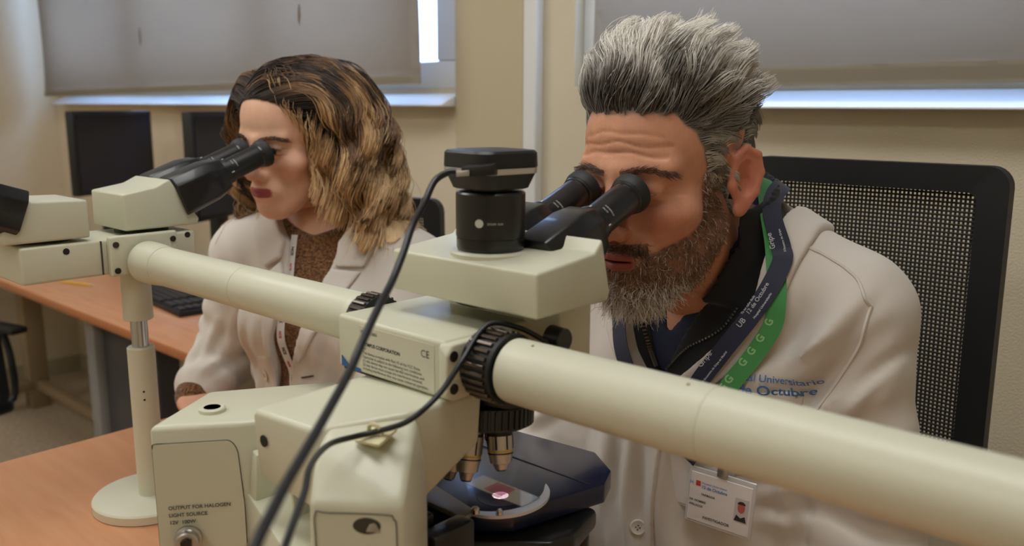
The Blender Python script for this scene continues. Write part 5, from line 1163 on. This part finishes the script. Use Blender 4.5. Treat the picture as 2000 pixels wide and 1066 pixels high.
# ------------------------------------------------------------------ office chairs
FAB = mat('black_fabric', (20, 20, 23), .9, sheen=.2, bump=[('noise', 600, .2, .001)]); FRAME = mat('chair_black', (17, 17, 19), .55)
NET = mat('chair_netting', (30, 28, 27), .7)
def chair(label, x, y, yaw, ztop, w=.368, hb=.50, group='black office chairs', seat_y=.02):
    """origin below the seat, back towards +y"""
    t = thing('office_chair', label, 'chair', (x, y, 0), group); M = Matrix.Translation((x, y, 0)) @ Matrix.Rotation(yaw, 4, 'Z')
    yb = .255; z0, z1 = ztop-hb, ztop
    def outline(hw, za, zb, r, n=6):
        out = []
        for (sx, sz, a0) in ((1, 1, 0), (-1, 1, PI/2), (-1, -1, PI), (1, -1, 3*PI/2)):
            cx, cz = sx*(hw-r), (zb-r if sz > 0 else za+r)
            for k in range(n+1): a = a0+k*PI/2/n; out.append((cx+r*math.cos(a), cz+r*math.sin(a)))
        return out
    def yy(xx, zz): return yb+.020*(1-((zz-z0)/(z1-z0))*1.2)**2 - .03*(1-(xx/(w/2))**2)*0 + .018*(abs(xx)/(w/2))**2*-1
    b = bmesh.new(); A, Bq = outline(w/2, z0, z1, .028), outline(w/2-.040, z0+.045, z1-.036, .012); n = len(A); rings = []
    for (pl, dy) in ((A, -.012), (Bq, -.010), (Bq, .010), (A, .014)): rings.append([b.verts.new(M @ Vector((px, yy(px, pz)+dy, pz))) for px, pz in pl])
    for k in range(4):
        for i in range(n): b.faces.new((rings[k][i], rings[k][(i+1) % n], rings[(k+1) % 4][(i+1) % n], rings[(k+1) % 4][i]))
    bmesh.ops.recalc_face_normals(b, faces=b.faces); m = MB(); m.merge(b); m.build('back_frame', FRAME, t)
    # netting: crossing threads, real mesh
    V, F = [], []; hw, za, zb = w/2-.038, z0+.043, z1-.034; st = .0058
    def bar(P, ax, th):
        o = len(V); k = len(P)
        for p in P:
            for (du, dv) in ((-th, -.0007), (th, -.0007), (th, .0007), (-th, .0007)):
                q = Vector(p)+Vector((du, dv, 0) if ax == 'z' else (0, dv, du)); V.append(tuple(M @ q))
        for i in range(k-1):
            for e in range(4): F.append((o+i*4+e, o+i*4+(e+1) % 4, o+i*4+4+(e+1) % 4, o+i*4+4+e))
    nx_ = int(2*hw/st)
    for i in range(nx_+1): xx = -hw+2*hw*i/nx_; bar([(xx, yy(xx, za+(zb-za)*j/8), za+(zb-za)*j/8) for j in range(9)], 'z', .00145)
    nz_ = int((zb-za)/st)
    for i in range(nz_+1): zz = za+(zb-za)*i/nz_; bar([(-hw+2*hw*j/6, yy(-hw+2*hw*j/6, zz), zz) for j in range(7)], 'x', .00145)
    np_mesh('back_netting', V, F, NET, t, 0, None, 'stuff')
    MB().box((-.23, -.24, .375), (.23, .22, .418), .018, 3, M).build('seat', FAB, t)
    MB().box((-.05, .15, .350), (.05, .275, .374), .006, 2, M).build('back_bracket', FRAME, t)
    MB().box((-.04, .262, .352), (.04, .287, z0+.04), .006, 2, M).build('back_support', FRAME, t)
    for s in (-1, 1):
        MB().tube([M @ Vector(p) for p in catmull([(s*.20, .10, .37), (s*.295, .10, .38), (s*.308, .09, .50), (s*.308, .06, .595)], 5)], .011, 8).build('armrest_support', FRAME, t)
        MB().box((s*.308-.03, -.08, .595), (s*.308+.03, .15, .618), .009, 2, M).build('armrest', FRAME, t)
    MB().lathe(M @ Vector((0, 0, .10)), (0, 0, 1), [(0, .03), (.12, .028), (.12, .016), (.274, .016)], 20).build('column', FRAME, t)
    for k in range(5):
        a = 2*PI*k/5+.3; c, s = math.cos(a), math.sin(a)
        lg = MB().hull([M @ Vector((c*r-s*u, s*r+c*u, z)) for (r, hw_, z) in ((.02, .024, .135), (.02, .024, .085), (.29, .015, .082), (.29, .015, .062)) for u in (-hw_, hw_)], .004).build('foot', FRAME, t)
        MB().lathe(M @ Vector((c*.285-s*-.022, s*.285+c*-.022, .028)), M.to_3x3() @ Vector((-s, c, 0)), [(0, .018), (.002, .027), (.040, .027), (.042, .018)], 18).build('caster', RUBBER, lg)
    return t
chair('black mesh-backed office chair behind the man with the beard', -.455, 1.015, 0, 1.237)
chair('black mesh-backed office chair behind the woman with wavy hair', -1.350, .925, rad(26), 1.122, w=.35)
chair('black office chair partly seen at the left edge of the picture', -2.99, .58, rad(-75), .655, hb=.22)

# ------------------------------------------------------------------ lanyards and badges
NAVYR = mat('navy_ribbon', (26, 32, 60), .6, sheen=.2); GREEN = mat('green_ribbon', (70, 150, 84), .6, sheen=.2); RIBW = mat('white_ribbon', (226, 222, 220), .6)
WPRINT = mat('ribbon_print', (196, 198, 206), .7); LIME = mat('lime_print', (150, 206, 140), .7); REDP = mat('ribbon_red', (190, 60, 56), .7)
def on(f, O, R, pts):
    W = ray_y(f, O, R, [p[0] for p in pts], [p[1] for p in pts]); return W, grad(f, W)
lan = thing('lanyard', 'navy lanyard with white print and green back around the neck of the bearded man', 'lanyard', (-.45, .87, 1.0))
def man_outer(P): return man_trunk(P)
def strap(name, pts, pre, width, m, lift, tw=0.0):
    W, N = on(man_outer, MO, MR, pts); U = np.array(pre, np.float32)          # the upper points are laid onto the collar
    for _ in range(6): U = U-grad(man_trunk, U)*man_trunk(U)[:, None]*.9
    Nu = grad(man_trunk, U); A = np.concatenate([U, W]); B = np.concatenate([Nu, N])
    for _ in range(3): B[1:-1] = (B[:-2]+B[1:-1]*2+B[2:])/4
    r = Ribbon([tuple(p) for p in A], [tuple(n) for n in B], width, lift); r.build(name, m, lan); return r
nb = [(-.53, 1.052, 1.195), (-.495, 1.042, 1.203), (-.474, .995, 1.206), (-.456, .952, 1.200), (-.430, .924, 1.186), (-.416, .902, 1.164)]
nl_ = [(-1.06-p[0], p[1], p[2]) for p in nb]
nav = strap('navy_strap', [(.112, 1.138), (.107, 1.108), (.092, 1.075), (.068, 1.034), (.044, .985), (.046, .94), (.066, .915)], nb, .0215, NAVYR, .0115)
grn = strap('green_strap', [(.112, 1.115), (.116, 1.095), (.114, 1.07), (.098, 1.034), (.074, .985), (.07, .94), (.080, .915)], [(p[0]-.007, p[1]-.003, p[2]-.002) for p in nb[1:]], .021, GREEN, .0082)
navl = strap('navy_strap', [(-.108, 1.135), (-.090, 1.085), (-.074, 1.052), (-.056, 1.014), (-.026, .972), (.03, .93), (.060, .912)], nl_, .0215, NAVYR, .0115)
def put(r, body, size, at_, t0, m, flip, bold=0.0):
    q = np.array([at_[0]-.53, at_[1]]); d = (r.P[:, 0]-q[0])**2+(r.P[:, 2]-q[1])**2+(r.P[:, 1] > 1.0)*9; r.text(body, size, r.len[d.argmin()], t0, m, lan, flip, bold=bold)
for (a, tx, sz, t0) in (((.116, 1.160), 'Gripe', .0085, -.007), ((.113, 1.150), 'X Encuentro de Gripe', .0033, .004), ((.084, 1.088), '12 de Octubre', .0066, -.0025), ((.084, 1.088), 'Hospital Universitario', .0036, .0055), ((.082, 1.085), 'Ya no cabe duda', .0038, -.0085), ((.074, 1.074), 'UB', .0088, -.001), ((.047, 1.016), 'Gripe', .0092, -.0075), ((.040, 1.005), 'X Encuentro de Gripe en Madrid', .0034, .005)):
    put(nav, tx, sz, a, t0, WPRINT, -1, .0001)
for a in ((.114, 1.105), (.104, 1.075), (.097, 1.058), (.089, 1.042), (.081, 1.026), (.073, 1.010), (.067, .996)): put(grn, 'G', .0120, a, -.001, LIME, -1, .0004)
put(navl, 'Gripe', .0085, (-.082, 1.066), -.004, WPRINT, 1, .0001)
clipm = STEEL
def badge(label, x, z, w, h, tilt, f, O, R, lift, portrait, front):
    Wc, N = on(f, O, R, [(x, z+h*.5), (x, z)]); c = Vector(Wc[1])-Vector((0, lift, 0)); t = thing('id_badge', label, 'badge', tuple(c), 'identity badges of the bearded man')
    M = Matrix.Translation(c) @ Matrix.Rotation(rad(tilt), 4, 'Z') @ Matrix.Rotation(rad(-4), 4, 'X') @ Matrix.Rotation(rad(2), 4, 'Y')
    MB().box((-w/2, -.0008, -h/2), (w/2, .0008, h/2), .0006, 1, M).build('card', mat('badge_card', (226, 220, 218), .4), t)
    MB().box((-w/2-.003, -.0002, -h/2-.003), (w/2+.003, .0022, h/2+.006), .0008, 1, M).build('holder', mat('clear_plastic', (206, 204, 204), .15, coat=.5), t)
    MB().box((-.006, -.003, h/2+.002), (.006, .003, h/2+.016), .0012, 2, M).build('clip', clipm, t)
    MB().tube([M @ Vector((.004*math.cos(a), -.001, h/2+.020+.006*math.sin(a))) for a in [i*PI/6 for i in range(13)]], .0012, 6).build('ring', CHROME, t)
    if front:
        e = M.to_3x3(); X_, Z_ = e @ Vector((1, 0, 0)), e @ Vector((0, 0, 1)); o = lambda u, v: M @ Vector((u, -.00085, v))
        BL = MATS['blue_print']
        MB().box((-.030, -.00105, .0135), (-.0245, -.0007, .0195), 0, 1, M).build('red_mark', REDP, t, 0)
        text_on('lettering', 'H', .006, o(-.0375, .0140), X_, Z_, BL, t)
        text_on('lettering', 'Hospital Universitario', .0034, o(-.023, .0172), X_, Z_, BL, t); text_on('lettering', '12 de Octubre', .0052, o(-.023, .0118), X_, Z_, BL, t, bold=.0001)
        for (tx, sz, u, v) in (('FARMACIA', .0034, -.022, .0035), ('DR. NOMBRE', .0034, -.036, -.0055), ('APELLIDOS', .0034, -.036, -.0110), ('INVESTIGADOR', .0046, -.018, -.0235)): text_on('lettering', tx, sz, o(u, v), X_, Z_, PRINT, t, bold=.00008)
        pm = MB().box((.018, -.00105, -.014), (.034, -.0007, .0135), 0, 1, M).build('photo', mat('photo_ground', (196, 188, 190), .5), t, 0)
        MB().poly([M @ Vector((.026+.0042*math.cos(a), -.0013, .003+.0062*math.sin(a))) for a in [i*PI/8 for i in range(16)]], M.to_3x3() @ Vector((0, .0003, 0))).build('photo_face', mat('photo_skin', (190, 96, 88), .5), pm, 0)
        MB().poly([M @ Vector((.026+.0046*math.cos(a), -.00145, .0068+.0036*math.sin(a))) for a in [i*PI/8 for i in range(9)]], M.to_3x3() @ Vector((0, .0003, 0))).build('photo_hair', mat('photo_dark', (52, 40, 40), .5), pm, 0)
        MB().poly([M @ Vector(p) for p in ((.019, -.0013, -.013), (.033, -.0013, -.013), (.031, -.0013, -.006), (.026, -.0013, -.009), (.021, -.0013, -.006))], M.to_3x3() @ Vector((0, .0003, 0))).build('photo_jacket', MATS['photo_dark'], pm, 0)
    return t
badge('white photo badge hanging in front at the end of the navy lanyard', .090, .868, .074, .058, 6, man_trunk, MO, MR, .012, True, True)
badge('second white badge half hidden behind the photo badge', .046, .880, .070, .056, 4, man_trunk, MO, MR, .005, False, False)

wl = thing('lanyard', 'thin white lanyard with dark and red print, hanging over the brown sweater', 'lanyard', (-1.2, .8, .95))
def w_outer(P): return woman_sweater(P)
W, N = on(w_outer, WO, WR, [(-.030, 1.098), (-.031, 1.06), (-.031, 1.016), (-.034, .976), (-.036, .937), (-.034, .905), (-.028, .872), (-.029, .84), (-.034, .78)])
wr = Ribbon([tuple(p) for p in W], [tuple(n) for n in N], .0125, .0030); wr.build('strap', RIBW, wl)
for k in range(6):
    wr.text('NOS', .0072, wr.len[-1]*(.06+k*.17), -.0025, PRINT, wl, 1, bold=.0003); wr.text('NOS', .0056, wr.len[-1]*(.145+k*.17), -.0025, REDP, wl, 1, bold=.0003)
